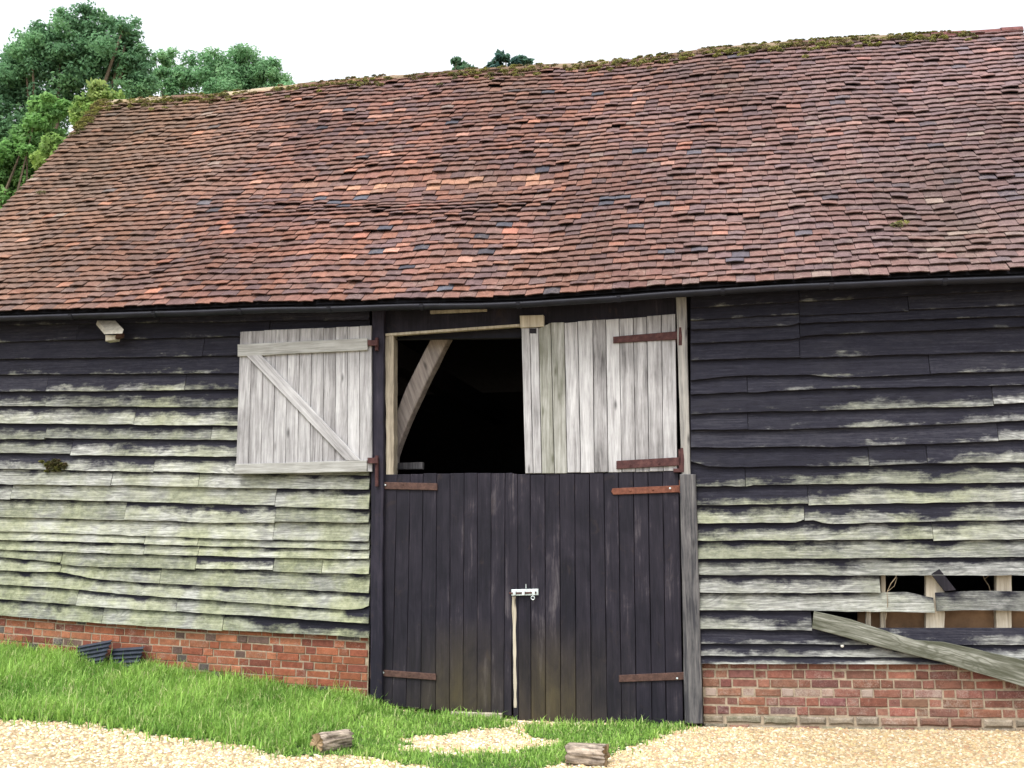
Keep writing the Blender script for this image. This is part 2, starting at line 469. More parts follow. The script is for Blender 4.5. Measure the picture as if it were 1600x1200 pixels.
mb = MB(); st_ = .06
S0, S1, Y0, Y1 = -9.0, 2.2, -3.6, .05
for i in range(int((S1 - S0) / st_)):
    for j in range(int((Y1 - Y0) / st_)):
        s = S0 + i * st_; y = Y0 + j * st_
        if grassy(s + st_ / 2, y + st_ / 2):
            mb.add([(s, y, ground_z(s, y) + .006), (s + st_, y, ground_z(s + st_, y) + .006), (s + st_, y + st_, ground_z(s + st_, y + st_) + .006), (s, y + st_, ground_z(s, y + st_) + .006)], [(0, 1, 2, 3)])
turf = mb.build("turf_ground", M['turf'], origin=(0, 0, 0)); tag(turf, kind="structure")

def np_mesh(name, V, F, colr, mat, parent=None):
    """V (N,k,3) points of N pieces, F (m,3 or 4) faces of one piece, colr (N,3)"""
    N, kk, _ = V.shape; m, q = F.shape
    me = bpy.data.meshes.new(name)
    me.vertices.add(N * kk); me.vertices.foreach_set("co", V.astype(np.float32).ravel())
    idx = (F[None] + (np.arange(N) * kk)[:, None, None]).ravel().astype(np.int32)
    me.loops.add(len(idx)); me.loops.foreach_set("vertex_index", idx)
    me.polygons.add(N * m); me.polygons.foreach_set("loop_start", np.arange(0, N * m * q, q, dtype=np.int32))
    me.polygons.foreach_set("loop_total", np.full(N * m, q, dtype=np.int32))
    a = me.attributes.new("rc", 'FLOAT_COLOR', 'POINT')
    c4 = np.ones((N, kk, 4), np.float32); c4[..., :3] = colr[:, None, :]
    a.data.foreach_set("color", c4.ravel())
    me.materials.append(mat); me.update(calc_edges=True); me.validate()
    ob = bpy.data.objects.new(name, me); COL.objects.link(ob)
    if parent is not None: ob.parent = parent
    return ob

def to_world(A):                        # barn frame array -> world
    s, y, z = A[..., 0], A[..., 1], A[..., 2]
    return np.stack([s * CT + y * ST, D0 - s * ST + y * CT, z], -1)

# grass blades
pts = []; cand = 0
while len(pts) < 75000 and cand < 600000:
    cand += 1
    s = random.uniform(-8.2, 2.1); y = random.uniform(-3.5, .02)
    if not (grassy(s, y) or (random.random() < .5 and grassy(s + random.gauss(0, .09), y + random.gauss(0, .12)))): continue
    if s > -1.2 and random.random() < .25: continue
    pts.append((s, y))
    if len(pts) > 75000: break
B = np.array([(s, y, ground_z(s, y), .5 + .5 * mnoise.noise(Vector((s * 1.7, y * 1.7, 5))), .5 + .5 * mnoise.noise(Vector((s * 5, y * 5, 2)))) for s, y in pts])
N = len(B)
ang = rng.uniform(0, 2 * pi, N); lean = rng.uniform(.1, 1.15, N)
nearwall = np.clip(1 + B[:, 1] / .7, 0, 1)
hgt = rng.uniform(.04, .135, N) * (.75 + .6 * B[:, 4]) * np.where(rng.random(N) < .05, 1.6, 1) * (.55 + .75 * B[:, 3] + .35 * nearwall) * np.where(B[:, 0] > -1.2, .55, 1.0)
wid = rng.uniform(.0025, .006, N)
d = np.stack([np.cos(ang), np.sin(ang)], -1); pr = np.stack([-np.sin(ang), np.cos(ang)], -1)
V = np.zeros((N, 5, 3))
for i, (hh, bend, ww) in enumerate(((0, 0, 1), (0, 0, -1), (.55, .3, .8), (.55, .3, -.8), (1, 1, 0))):
    V[:, i, :2] = B[:, :2] + d * (hgt * lean * bend)[:, None] + pr * (wid * ww)[:, None]
    V[:, i, 2] = B[:, 2] + hgt * hh * (1 - .45 * lean * bend)
F = np.array([(0, 1, 3), (0, 3, 2), (2, 3, 4)])
g0 = np.array([.13, .28, .045]); g1 = np.array([.37, .58, .13]); g2 = np.array([.50, .55, .25])
tt = np.clip(1.0 * (B[:, 3] - .5) + .55 * (B[:, 4] - .5) + .15 + .7 * rng.random(N), 0, 1)[:, None]
colr = g0 * (1 - tt) + g1 * tt
colr = np.where((rng.random(N) < .10)[:, None], g2, colr) * rng.uniform(.75, 1.2, (N, 1))
gr = np_mesh("grass", to_world(V), F, colr, M['blade'])
tag(gr, "bright green grass growing along the foot of the barn and before its doors", "grass", kind="stuff")

# gravel stones
pts = []
while len(pts) < 46000:
    s = random.uniform(-5.6, 5.4); y = random.uniform(-3.6, -.04)
    if y < -2.9 and random.random() < .5: continue
    if grassy(s, y) and random.random() < .95: continue
    pts.append((s, y, ground_z(s, y)))
B = np.array(pts); N = len(B)
oct_ = np.array([(1, 0, 0), (.31, .95, 0), (-.81, .59, 0), (-.81, -.59, 0), (.31, -.95, 0), (.45, .3, .75), (-.45, .35, .8), (-.05, -.5, .75)])
FO = np.array([(0, 1, 5), (1, 2, 6), (1, 6, 5), (2, 3, 6), (3, 4, 7), (3, 7, 6), (4, 0, 7), (0, 5, 7), (5, 6, 7)])
rad = rng.uniform(.006, .0155, N) * np.where(rng.random(N) < .06, 1.5, 1)
V = oct_[None] * (1 + rng.uniform(-.28, .28, (N, 8, 3)))
V *= rad[:, None, None] * np.stack([rng.uniform(.8, 1.4, N), rng.uniform(.7, 1.1, N), rng.uniform(.5, .95, N)], -1)[:, None, :]
an = rng.uniform(0, 2 * pi, N); ca, sa = np.cos(an)[:, None], np.sin(an)[:, None]
V = np.stack([V[..., 0] * ca - V[..., 1] * sa, V[..., 0] * sa + V[..., 1] * ca, V[..., 2]], -1) + B[:, None, :]
pal = np.array([(.58, .46, .28), (.66, .57, .40), (.48, .35, .19), (.70, .65, .53), (.40, .30, .20), (.52, .33, .20), (.62, .50, .27)])
colr = pal[rng.choice(7, N, p=[.25, .20, .16, .12, .09, .08, .10])] * rng.uniform(.78, 1.12, (N, 1))
rt = np.clip((np.array([p_[0] for p_ in pts]) - .5) / 2.2, 0, 1)[:, None]      # stones turn darker and tanner toward the right of the yard
colr = colr * (1 - rt * np.array([.32, .34, .38]))
pe = np_mesh("gravel", to_world(V), FO, colr, M['pebble'])
tag(pe, "pale yellow gravel stones strewn over the yard", "gravel", kind="stuff")

# ------------------------------------------------------------------ the barn
barn = empty("barn", 0, 0, 0, "long old barn with sagging red tiled roof, tarred weatherboards and black double doors", "barn")
SL, SR = -6.50, 5.40                   # the two ends of the front wall

def px_at(s_, y_):
    lo, hi = -900.0, 2600.0
    for _ in range(50):
        m_ = (lo + hi) / 2
        if U(m_, y_, .045)[0] < s_: lo = m_
        else: hi = m_
    return lo
LX0 = px_at(SL + .02, 700)
# rows of boards, each: bottom edge as photo points, x range, joints
LROWS = [
 ([(0, 509), (578, 500)], [250]),
 ([(0, 536), (370, 527), (578, 524)], [120, 420]),
 ([(0, 562), (370, 557), (578, 552)], [317]),
 ([(0, 586), (370, 584), (578, 580)], [430]),
 ([(0, 612), (370, 609), (578, 607)], [73, 289]),
 ([(0, 635), (370, 637), (578, 637)], [72, 460]),
 ([(0, 661), (370, 664), (578, 666)], [210]),
 ([(0, 685), (370, 689), (578, 692)], [71, 330]),
 ([(0, 709), (370, 713), (578, 718)], [111, 400]),
 ([(0, 731), (367, 740), (578, 744)], [240, 500]),
 ([(0, 756), (180, 759), (400, 764), (578, 766)], [174, 310]),
 ([(0, 780), (400, 790), (578, 795)], [17, 430]),
 ([(0, 806), (260, 813), (330, 816), (400, 815), (578, 817)], [195, 430]),
 ([(0, 829), (400, 842), (578, 845)], [427]),
 ([(0, 844), (400, 855), (578, 859)], [226, 309]),
 ([(0, 857), (400, 871), (578, 873)], [225, 310]),
 ([(0, 871), (60, 876), (130, 883), (230, 886), (290, 888), (400, 891), (500, 895), (578, 896)], [96, 306, 427, 503]),
 ([(0, 890), (95, 893), (150, 905), (240, 911), (400, 917), (578, 926)], [95, 250]),
 ([(0, 912), (100, 918), (225, 930), (400, 942), (540, 952), (565, 951), (578, 946)], [223]),
 ([(0, 935), (175, 948), (400, 962), (578, 974)], [276, 120]),
 ([(0, 960), (168, 973), (350, 984), (400, 986), (578, 996)], [160, 348]),
]
RX1 = px_at(SR - .02, 700)
RROWS = [
 ([(1078, 480), (1249, 470), (1600, 452)], [1249]),
 ([(1078, 501), (1249, 492), (1600, 477)], [1249, 1420]),
 ([(1078, 516), (1249, 508), (1250, 505), (1600, 494)], [1250]),
 ([(1078, 537), (1249, 530), (1251, 526), (1600, 512)], [1250]),
 ([(1078, 564), (1250, 560), (1600, 550)], [1250]),
 ([(1078, 594), (1160, 587), (1262, 585), (1310, 589), (1600, 580)], [1453]),
 ([(1078, 617), (1300, 608), (1600, 602)], [1168]),
 ([(1078, 645), (1500, 634), (1600, 630)], [1552]),
 ([(1078, 674), (1364, 669), (1600, 658)], [1169]),
 ([(1080, 700), (1357, 698), (1600, 688)], [1560]),
 ([(1080, 722), (1110, 731), (1357, 728), (1448, 724), (1600, 722)], [1358, 1449]),
 ([(1090, 762), (1165, 761), (1166, 758), (1600, 754)], [1165]),
 ([(1090, 791), (1262, 788), (1600, 781)], [1263]),
 ([(1090, 819), (1256, 817), (1258, 808), (1290, 817), (1600, 811)], [1257]),
 ([(1090, 846), (1458, 844), (1600, 841)], [1458]),
 ([(1090, 872), (1600, 869)], []),
 ([(1090, 897), (1600, 898), (1800, 899)], []),
]
def pale_at(px, py):
    if px < 700:
        v = sstep(552, 680, py) * .70 + sstep(680, 790, py) * .42
        v += .10 * mnoise.noise(Vector((px * .012, py * .012, 1)))
        if py > 968 and px > 350: v -= .62 * sstep(345, 420, px)
        if px > 540: v -= .12 * sstep(540, 578, px)
        gr = .55 + .55 * sstep(700, 950, py) - .15 * sstep(230, 120, px) + .5 * mnoise.noise(Vector((px * .006, py * .01, 7)))
        return max(0, v), min(1, max(.08, gr))
    v = sstep(715, 800, py) * .55 + sstep(790, 850, py) * .3
    st = exp(-((px - 1375) / 75) ** 2) * sstep(575, 640, py) * .50
    rt = sstep(1380, 1570, px) * sstep(560, 650, py) * .55
    v = max(v, v * .7 + st, v * .6 + rt) + .10 * mnoise.noise(Vector((px * .01, py * .01, 4)))
    v -= sstep(945, 990, py) * .50
    gr = .72 * sstep(690, 790, py) * (1 - .75 * sstep(850, 900, py)) + .30 * (py < 720) - .30 * sstep(1450, 1600, px) + .3 * mnoise.noise(Vector((px * .008, py * .01, 3)))
    return max(0, v), min(1, max(.04, gr))

def board(mb, x0, x1, bot, top, lap=.034, full=False, seed=0.0, dpy=0.0, oo=0.0, taper=None, worn=None):
    """one feather-edged board between photo x0..x1; bot/top: photo edge functions"""
    s0 = U(x0, bot(x0), .045)[0]; s1 = U(x1, bot(x1), .045)[0]
    n = max(2, int((s1 - s0) / .07)); rnd = random.random(); wp = random.uniform(.5, 1.5); worn = random.gauss(0, .13) if worn is None else worn
    V = []; C = []; G = []; F = []
    for i in range(n + 1):
        f = i / n; px = x0 + (x1 - x0) * f
        pb = bot(px) + dpy
        if taper: pb += taper(f)
        pt = top(px)
        s, zb = U(px, pb, .045)
        if i == 0: s += .0025
        if i == n: s -= .0025
        s = min(max(s, SL), SR)
        zt = U(px, pt, .02)[1]
        if full: zt2 = zt; ot = .040
        else: zt2 = zt + lap; ot = .014
        w_ = .006 * wp * mnoise.noise(Vector((s * 2.2, seed, 1))) + .0035 * mnoise.noise(Vector((s * 9, seed, 4)))
        zb += w_ + .0018 * random.uniform(-1, 1)
        ow = oo + .006 * mnoise.noise(Vector((s * 1.1, seed, 8)))
        th = .027
        V += [(s, -(.060 + ow), zb), (s, -(.060 + ow) + th, zb), (s, -(ot + ow * .3), zt2), (s, -(ot + ow * .3) + th, zt2)]
        p, g = pale_at(px, pb - 4)
        p = max(0, p + worn * min(1, p * 2.5))
        stud = max(0, 1 - abs(((s + 40) % .44) - .22) / .07)
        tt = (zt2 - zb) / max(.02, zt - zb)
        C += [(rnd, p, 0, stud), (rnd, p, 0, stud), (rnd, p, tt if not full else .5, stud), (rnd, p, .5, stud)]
        G += [(g, 0, 0, 0)] * 4
        if i:
            a = (i - 1) * 4; b = i * 4
            F += [(a, b, b + 2, a + 2), (a + 1, a + 3, b + 3, b + 1), (a, a + 1, b + 1, b), (a + 2, b + 2, b + 3, a + 3)]
    F += [(0, 2, 3, 1), (n * 4, n * 4 + 1, n * 4 + 3, n * 4 + 2)]
    bidx = len(mb.v); mb.add(V, F, cols=C); mb.g[bidx:] = G

def rows(mb, ROWS, xl, xr, top0):
    prev = top0
    for ri, (bp, joints) in enumerate(ROWS):
        bot = (lambda x, bp=bp: poly_at(bp, x)); top = (lambda x, pv=prev: poly_at(pv, x))
        # joints beyond the photo keep the boards at their natural lengths
        ex = [j for j in np.arange(xl + 90 + 37 * (ri % 4), -40, 330)] if xl < 0 else [j for j in (1700 + 45 * (ri % 5),) if xr > 1700]
        js = sorted([xl(0) if callable(xl) else xl] + joints + ex) + [xr]
        for i in range(len(js) - 1):
            x0, x1 = js[i], js[i + 1]
            mid = (x0 + x1) / 2
            first = bool(i) 
            board(mb, x0, x1, bot, top, seed=ri * 3.7 + i * 1.3 + xl * .01, dpy=random.uniform(-1.6, 1.6) if len(js) > 2 else 0, oo=random.uniform(-.003, .005))
        prev = bp

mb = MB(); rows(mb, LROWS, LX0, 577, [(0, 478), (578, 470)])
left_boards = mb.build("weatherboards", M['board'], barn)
tag(left_boards, "mossy green horizontal boards between the brick base and the eaves, left of the doors")

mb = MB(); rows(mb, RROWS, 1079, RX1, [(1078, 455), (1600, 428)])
fn = lambda pts: (lambda x: poly_at(pts, x))
# damaged rows at the bottom right
board(mb, 1091, 1376, fn([(1091, 926), (1376, 926)]), fn([(1091, 897), (1376, 898)]), seed=31)
board(mb, 1700, RX1, fn([(1600, 926), (1900, 928)]), fn([(1600, 898), (1800, 899)]), seed=32)
board(mb, 1091, 1461, fn([(1091, 953), (1270, 954), (1461, 957)]), fn([(1091, 926), (1376, 926), (1425, 925), (1440, 930), (1461, 934)]), full=False, lap=.0, seed=33)
board(mb, 1463, RX1, fn([(1463, 955), (1520, 953), (1600, 955)]), fn([(1463, 926), (1530, 923), (1600, 924)]), full=True, seed=34, worn=-.38)
board(mb, 1091, 1269, fn([(1091, 982), (1269, 985)]), fn([(1091, 954), (1270, 955)]), seed=35, worn=.22)
board(mb, 1091, 1355, fn([(1091, 1005), (1355, 1007)]), fn([(1091, 983), (1355, 986)]), lap=.02, seed=36)
board(mb, 1357, RX1, fn([(1357, 1007), (1600, 1007)]), fn([(1357, 981), (1600, 981)]), full=True, seed=37, worn=-.2)
board(mb, 1091, RX1, fn([(1091, 1024), (1600, 1028)]), fn([(1091, 1006), (1600, 1007)]), seed=38)
board(mb, 1091, RX1, fn([(1091, 1037), (1600, 1038)]), fn([(1091, 1025), (1600, 1028)]), seed=39)
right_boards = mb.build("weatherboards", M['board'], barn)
tag(right_boards, "black tarred boards with pale worn patches and gaps, right of the doors")

# frame timbers seen through the gaps
def upright(x0, x1, y0, y1, o, th, mat, name, label=None, tone=.5, amp=.006):
    m_ = MB(); prism(m_, rough(pxpoly([(x0, y1), (x1, y1), (x1, y0), (x0, y0)], o), .08, amp, x0), o, th, (random.random(), tone, 0, 0))
    ob = m_.build(name, mat, barn)
    if label: ob["label"] = label
    return ob
for x0, x1 in ((1447, 1476), (1557, 1581), (1640, 1668)):
    upright(x0, x1, 880, 1010, -.01, .09, M['oak'], "stud", tone=.62)
for x0, x1 in ((1376, 1384), (1353, 1361)):
    upright(x0, x1, 885, 1005, -.012, .06, M['oak'], "stud", tone=.40)
mb = MB(); prism(mb, pxpoly([(1340, 1006), (1800, 1006), (1800, 951), (1340, 951)], -.14), -.14, .015, bev=.002)
mb.build("inner_panel", M['panel'], barn)

# brick footing
def bricks(name, s0, s1, sill, ncourse, ch, old=False, label=None, o=.012):
    m_ = MB()
    pal_ = [(.20, .066, .036), (.18, .058, .034), (.23, .08, .042), (.15, .05, .034), (.25, .10, .055)]
    gap = .009 if not old else .0105
    for c in range(ncourse):
        s = s0 - random.uniform(0, .2); hdr = c % 2 == 0
        lower = old and c >= ncourse - 2
        while s < s1:
            L = (.105 if hdr else .222) * random.uniform(.95, 1.05)
            if lower: L = random.choice((.19, .25, .30, .24)) * random.uniform(.9, 1.15)
            a, b = max(s, s0), min(s + L, s1)
            if b - a > .03:
                zj = [sill((a if q else b)) for q in (1, 0)]
                jt = (.006 if not old else .009) if not lower else .013
                z1a = zj[0] - c * ch - gap / 2 + random.uniform(-jt, jt) * .5; z1b = zj[1] - c * ch - gap / 2 + random.uniform(-jt, jt) * .5
                z0a = zj[0] - (c + 1) * ch + gap / 2; z0b = zj[1] - (c + 1) * ch + gap / 2
                col = random.choice(pal_); blo = random.uniform(0, .3)
                burnt = (hdr and random.random() < (.0 if old else .27)) or random.random() < .04
                if burnt: col = random.choice([(.085, .072, .066), (.11, .07, .058), (.07, .06, .06)])
                if old:
                    col = tuple(lerp(q, r, random.uniform(.25, .75)) for q, r in zip(col, (.135, .078, .068)))
                    if c == 3 and random.random() < .45: blo = random.uniform(.5, 1)
                    if lower: col = random.choice([(.16, .135, .095), (.18, .105, .075), (.14, .13, .09), (.19, .16, .12), (.15, .08, .058)])
                if old: blo = min(1, blo + .15 * (c >= 3))
                kk = random.uniform(.75, 1.15)
                col = tuple(q * kk for q in col) + (1 - blo,)
                oo = o + random.uniform(-.006, .005) + (.012 if lower else 0)
                prism(m_, rough([(a, z0a), (b - gap, z0b), (b - gap, z1b), (a, z1a)], .05, .012 if lower else (.005 if old else .003), a * 3 + c), oo, .03, col, bev=(.004 if not old else .006) if not lower else .016)
            s += L + (gap if lower else 0); hdr = not hdr
    # mortar bed
    nn = 40
    V = []; F = []
    for i in range(nn + 1):
        s = lerp(s0, s1, i / nn); zt = sill(s) - .002
        V += [(s, -o + .006, zt), (s, -o + .006, zt - ncourse * ch - .1), (s, .2, zt)]
        if i: a = (i - 1) * 3; b = i * 3; F += [(a + 1, b + 1, b, a), (a, b, b + 2, a + 2)]
    m_.add(V, F, mat=1)
    ob = m_.build(name, [M['brick'], M['mortar']], barn)
    if label: ob["label"] = label
    return ob
sillpts_L = [U(x, y, .02) for x, y in ((-200, 944), (0, 957), (168, 970), (350, 981), (578, 993))]
bricks("brick_base", SL, U(577, 1000)[0], lambda s: poly_at(sillpts_L, s) + .01, 9, .071, label="red brick base with grey burnt bricks, half hidden by grass")
sillpts_R = [U(x, y, .02) for x, y in ((1097, 1034), (1600, 1036))]
bricks("brick_base", U(1097, 1036)[0], SR, lambda s: poly_at(sillpts_R, s) + .01, 8, .0755, old=True, label="worn red brick base with rough stones at the bottom, on gravel")

# door posts
mb = MB(); prism(mb, rough(pxpoly([(578, 1092), (597, 1092), (600, 478), (581, 478)], .07), .15, .006), .07, .15, (.3, .45, 0, 0), bev=.006)
mb.build("door_post", M['tar_post'], barn)
mb = MB(); prism(mb, rough(pxpoly([(1065, 742), (1079, 742), (1072, 462), (1056, 462)], .07), .15, .005), .07, .15, (.6, .78, 0, 0), bev=.006)
mb.build("door_post", M['post_grey'], barn)
mb = MB(); prism(mb, rough(pxpoly([(1070, 1131), (1098, 1131), (1087, 741), (1062, 741)], .085), .15, .006), .085, .13, (.8, .28, 0, 0), bev=.006)
lower_post = mb.build("door_post", M['post_grey'], barn)

# lintel and batten over the opening
mb = MB(); prism(mb, rough(pxpoly([(599, 522), (815, 507), (1058, 497), (1058, 462), (599, 474)], .0), .15, .004), .0, .14, (.5, .35, 0, 0), bev=.006)
mb.build("lintel", M['tar'], barn)
mb = MB(); prism(mb, pxpoly([(602, 525), (700, 518), (812, 510), (812, 506), (700, 514), (602, 521)], .03), .03, .05, (.4, .55, 0, 0), bev=.002)
mb.build("batten", M['oak'], barn)
mb = MB(); prism(mb, pxpoly([(813, 512), (850, 510), (849, 492), (812, 493)], .055), .055, .06, (.7, .72, 0, 0), bev=.003)
mb.build("block", M['oak'], barn)
mb = MB(); prism(mb, pxpoly([(672, 490), (760, 486), (760, 482), (672, 485)], .06), .06, .03, (.3, .4, 0, 0), bev=.002)
mb.build("batten", M['oak'], barn)

# inside the opening
mb = MB(); prism(mb, rough(pxpoly([(603, 742), (615, 742), (615, 523), (601, 526)], .02), .05, .010, 2), .02, .12, (.2, .40, 0, 0), bev=.005)
mb.build("jamb", M['oak'], barn)
mb = MB(); prism(mb, rough(pxpoly([(598, 760), (606, 720), (613, 660), (634, 606), (662, 550), (690, 495), (722, 492), (700, 530), (672, 585), (646, 640), (630, 678), (618, 712), (612, 760)], -.25), .1, .008), -.25, .14, (.9, .47, 0, 0), bev=.01)
mb.build("brace", M['brace_oak'], barn)
mb = MB(); prism(mb, pxpoly([(600, 734), (660, 733), (660, 722), (600, 724)], -.35), -.35, .06, (.9, .3, 0, 0))
mb.build("rail", M['post_grey'], barn)

# the shell: back wall, ends, floor, soffit
RIDGE_Y = 3.0; EAVE_O = .30
DEPTH = 6.0
eave_px = [(0, 489), (100, 486), (200, 483), (300, 480), (400, 476), (500, 474), (600, 471), (680, 469), (760, 468), (830, 466), (940, 458), (1050, 450), (1150, 444), (1250, 438), (1400, 432), (1600, 425)]
ridge_px = [(150, 163), (250, 157), (330, 151), (400, 143), (480, 134), (600, 123), (700, 116), (830, 107), (920, 103), (1000, 95), (1100, 82), (1200, 74), (1300, 66), (1400, 60), (1500, 54), (1597, 47)]
EAVE = [U(x, y, EAVE_O) for x, y in eave_px]
RIDGE = [U(x, y, -RIDGE_Y) for x, y in ridge_px]
def hbump(s, v):
    n = .035 * mnoise.noise(Vector((s * .55, v * 2.2, 0))) + .018 * mnoise.noise(Vector((s * 1.6, v * 5, 3)))
    # fold where the purlin has let the rafters drop
    c = .475 + .02 * sin(s * 1.3) - .03 * sstep(-1.5, 1.5, s)
    f = exp(-((s + 1.2) / 1.7) ** 2)
    n += f * (.032 * exp(-((v - c - .06) / .07) ** 2) - .055 * exp(-((v - c + .05) / .06) ** 2) + .03 * exp(-((v - c + .16) / .06) ** 2))
    n -= .10 * sin(pi * v) * (.5 + .5 * mnoise.noise(Vector((s * .25, 4, 0))))
    n += .03 * exp(-((v - .2) / .12) ** 2) * mnoise.noise(Vector((s * .9, 8, 0))) * 2
    return n
def roof_pt(s, v, h=0.0):
    ze = poly_at(EAVE, s); zr = poly_at(RIDGE, s)
    y = lerp(-EAVE_O, RIDGE_Y, v); z = lerp(ze, zr, v)
    nl = Vector((0, -(zr - ze), RIDGE_Y + EAVE_O)).normalized()
    hh = h + hbump(s, v) * (1 - .6 * v ** 6) * min(1, .3 + v * 4)
    return Vector((s, y, z)) + nl * hh

mb = MB()
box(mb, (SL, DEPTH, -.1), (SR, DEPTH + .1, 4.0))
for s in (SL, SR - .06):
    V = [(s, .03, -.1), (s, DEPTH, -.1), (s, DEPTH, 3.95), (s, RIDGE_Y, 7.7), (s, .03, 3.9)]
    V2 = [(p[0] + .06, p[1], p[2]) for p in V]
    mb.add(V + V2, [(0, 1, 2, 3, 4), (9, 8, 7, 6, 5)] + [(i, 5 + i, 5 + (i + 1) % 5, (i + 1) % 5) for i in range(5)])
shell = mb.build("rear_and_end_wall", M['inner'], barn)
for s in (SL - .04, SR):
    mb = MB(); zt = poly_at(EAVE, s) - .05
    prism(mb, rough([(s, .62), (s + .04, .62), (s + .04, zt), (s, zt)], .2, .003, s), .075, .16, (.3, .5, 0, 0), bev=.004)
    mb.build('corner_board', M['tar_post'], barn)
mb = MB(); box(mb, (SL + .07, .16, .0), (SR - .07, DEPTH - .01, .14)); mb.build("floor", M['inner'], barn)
# tie beams inside
mb = MB()
for s in (-4.0, -1.45, 1.65, 3.9): box(mb, (s - .1, .2, 3.5), (s + .1, DEPTH, 3.75))
mb.build("tie_beams", M['inner'], barn)
# soffit board closing the gap between the eaves and the wall
mb = MB(); V = []; F = []
for i in range(41):
    s = lerp(SL, SR, i / 40); z = poly_at(EAVE, s)
    V += [(s, -EAVE_O + .02, z - .035), (s, .1, z + .20), (s, .1, z - .30), (s, .03, z - .30)]
    if i: a = i * 4 - 4; b = i * 4; F += [(a, b, b + 1, a + 1), (a + 1, b + 1, b + 2, a + 2), (a + 2, b + 2, b + 3, a + 3)]
mb.add(V, F); mb.build("soffit", M['dark'], barn)

# roof tiles
def tile_colour(s, v):
    base = [(.118, .062, .050), (.100, .057, .050), (.132, .067, .052), (.088, .052, .050), (.108, .064, .056), (.124, .064, .052), (.082, .052, .052)]
    c = random.choice(base); r = random.random(); al = random.uniform(.0, .25)
    right = sstep(-.5, 4.5, s); low = 1 - v
    mid_ = sstep(-3.5, -.5, s)
    if r < .022 - .006 * right: c = random.choice([(.235, .105, .072), (.21, .09, .065), (.24, .13, .10)])
    elif r < .022 + .006 + .024 * mid_ * (.3 + low): c = random.choice([(.046, .046, .058), (.056, .058, .072), (.032, .031, .04)])
    elif r < .035 + .02 * mid_ + .075 * right * low ** 1.5: al = random.uniform(.35, .85)
    elif r < .11 + .07 * mid_ + .20 * low ** 3: c = random.choice([(.135, .064, .046), (.155, .074, .054), (.125, .062, .05)])
    al = min(1, al + .12 * right * low)
    f = sstep(-2.5, -6, s) * .6 * (.45 + .55 * v); c = tuple(lerp(q, w_, f) for q, w_ in zip(c, (.118, .080, .046)))
    c = tuple(lerp(q, w_, right * .55) for q, w_ in zip(c, (.104, .076, .081)))
    q_ = (v - (.475 + .02 * sin(s * 1.3) - .03 * sstep(-1.5, 1.5, s)))
    if -3.4 < s < .4 and abs(q_ + .02) < .016 and random.random() < .6: c = random.choice([(.24, .125, .085), (.20, .11, .08), (.27, .15, .10)])
    st_k = mnoise.noise(Vector((s * 2.6, v * 2.2, 31)))           # rain streaks running down the slope
    k_ = random.uniform(1.08, 1.40) * (1 + .34 * mnoise.noise(Vector((s * .6, v * 3, 12))) + .22 * st_k)
    g_ = max(0, mnoise.noise(Vector((s * 1.1, v * 5, 44)))) * .5
    c = tuple(lerp(q, w_, g_) for q, w_ in zip(c, (.090, .066, .052)))
    return tuple(q * k_ for q in c) + (1 - al,)
NC = 49; TW = .160
VL, VR = -6.62, 5.50
mb = MB()
slope_len = sqrt((RIDGE_Y + EAVE_O) ** 2 + 3.9 ** 2)
for c in range(NC):
    v0 = c / NC
    s = VL - (.5 * TW if c % 2 else 0) + random.uniform(-.01, .01)
    slip_row = .25 / NC * mnoise.noise(Vector((c * 3.3, 0, 0)))
    while s < VR:
        wv = TW * random.uniform(.93, 1.05); a, b = max(s, VL), min(s + wv - .004, VR)
        if b - a > .04:
            mid = (a + b) / 2
            fold = exp(-((mid + 1.4) / 1.7) ** 2) * exp(-((v0 - .44) / .05) ** 2)
            wob = (.42 * mnoise.noise(Vector((mid * .75, c * .33, 6))) + .16 * mnoise.noise(Vector((mid * 2.3, c * .6, 2)))) / NC
            dv = slip_row + wob * min(1, c / 2) + random.gauss(0, .05) / NC
            if random.random() < .012: dv -= random.uniform(.2, .45) / NC
            if fold > .25 and mnoise.noise(Vector((mid * .9, 3, 3))) > -.3: dv -= .22 / NC
            if c == 0: dv = random.gauss(0, .08) / NC
            lift = random.uniform(0, .007) + (.016 if random.random() < .08 else 0)
            rot = random.gauss(0, .016)
            vt = v0 + dv; vh = vt + 1.75 / NC
            col = tile_colour(mid, v0); cam_ = random.uniform(.002, .008)
            V = []
            for (vv, hh) in ((vt, .036 + lift), (vh, .002)):
                for kx in (0, .5, 1):
                    ss = lerp(a, b, kx)
                    V.append(roof_pt(ss, vv + rot * (kx - .5) * 2 / NC * 3, hh + (cam_ if kx == .5 else 0)))
            for kx in (0, .5, 1):
                ss = lerp(a, b, kx)
                V.append(roof_pt(ss, vt + rot * (kx - .5) * 2 / NC * 3 + .03 / NC, .024 + lift + (cam_ if kx == .5 else 0)))
            V += [roof_pt(a, vh, -.008), roof_pt(b, vh, -.008)]
            mb.add(V, [(0, 1, 4, 3), (1, 2, 5, 4), (6, 7, 1, 0), (7, 8, 2, 1), (6, 0, 3, 9), (8, 10, 5, 2)], col)
        s += wv
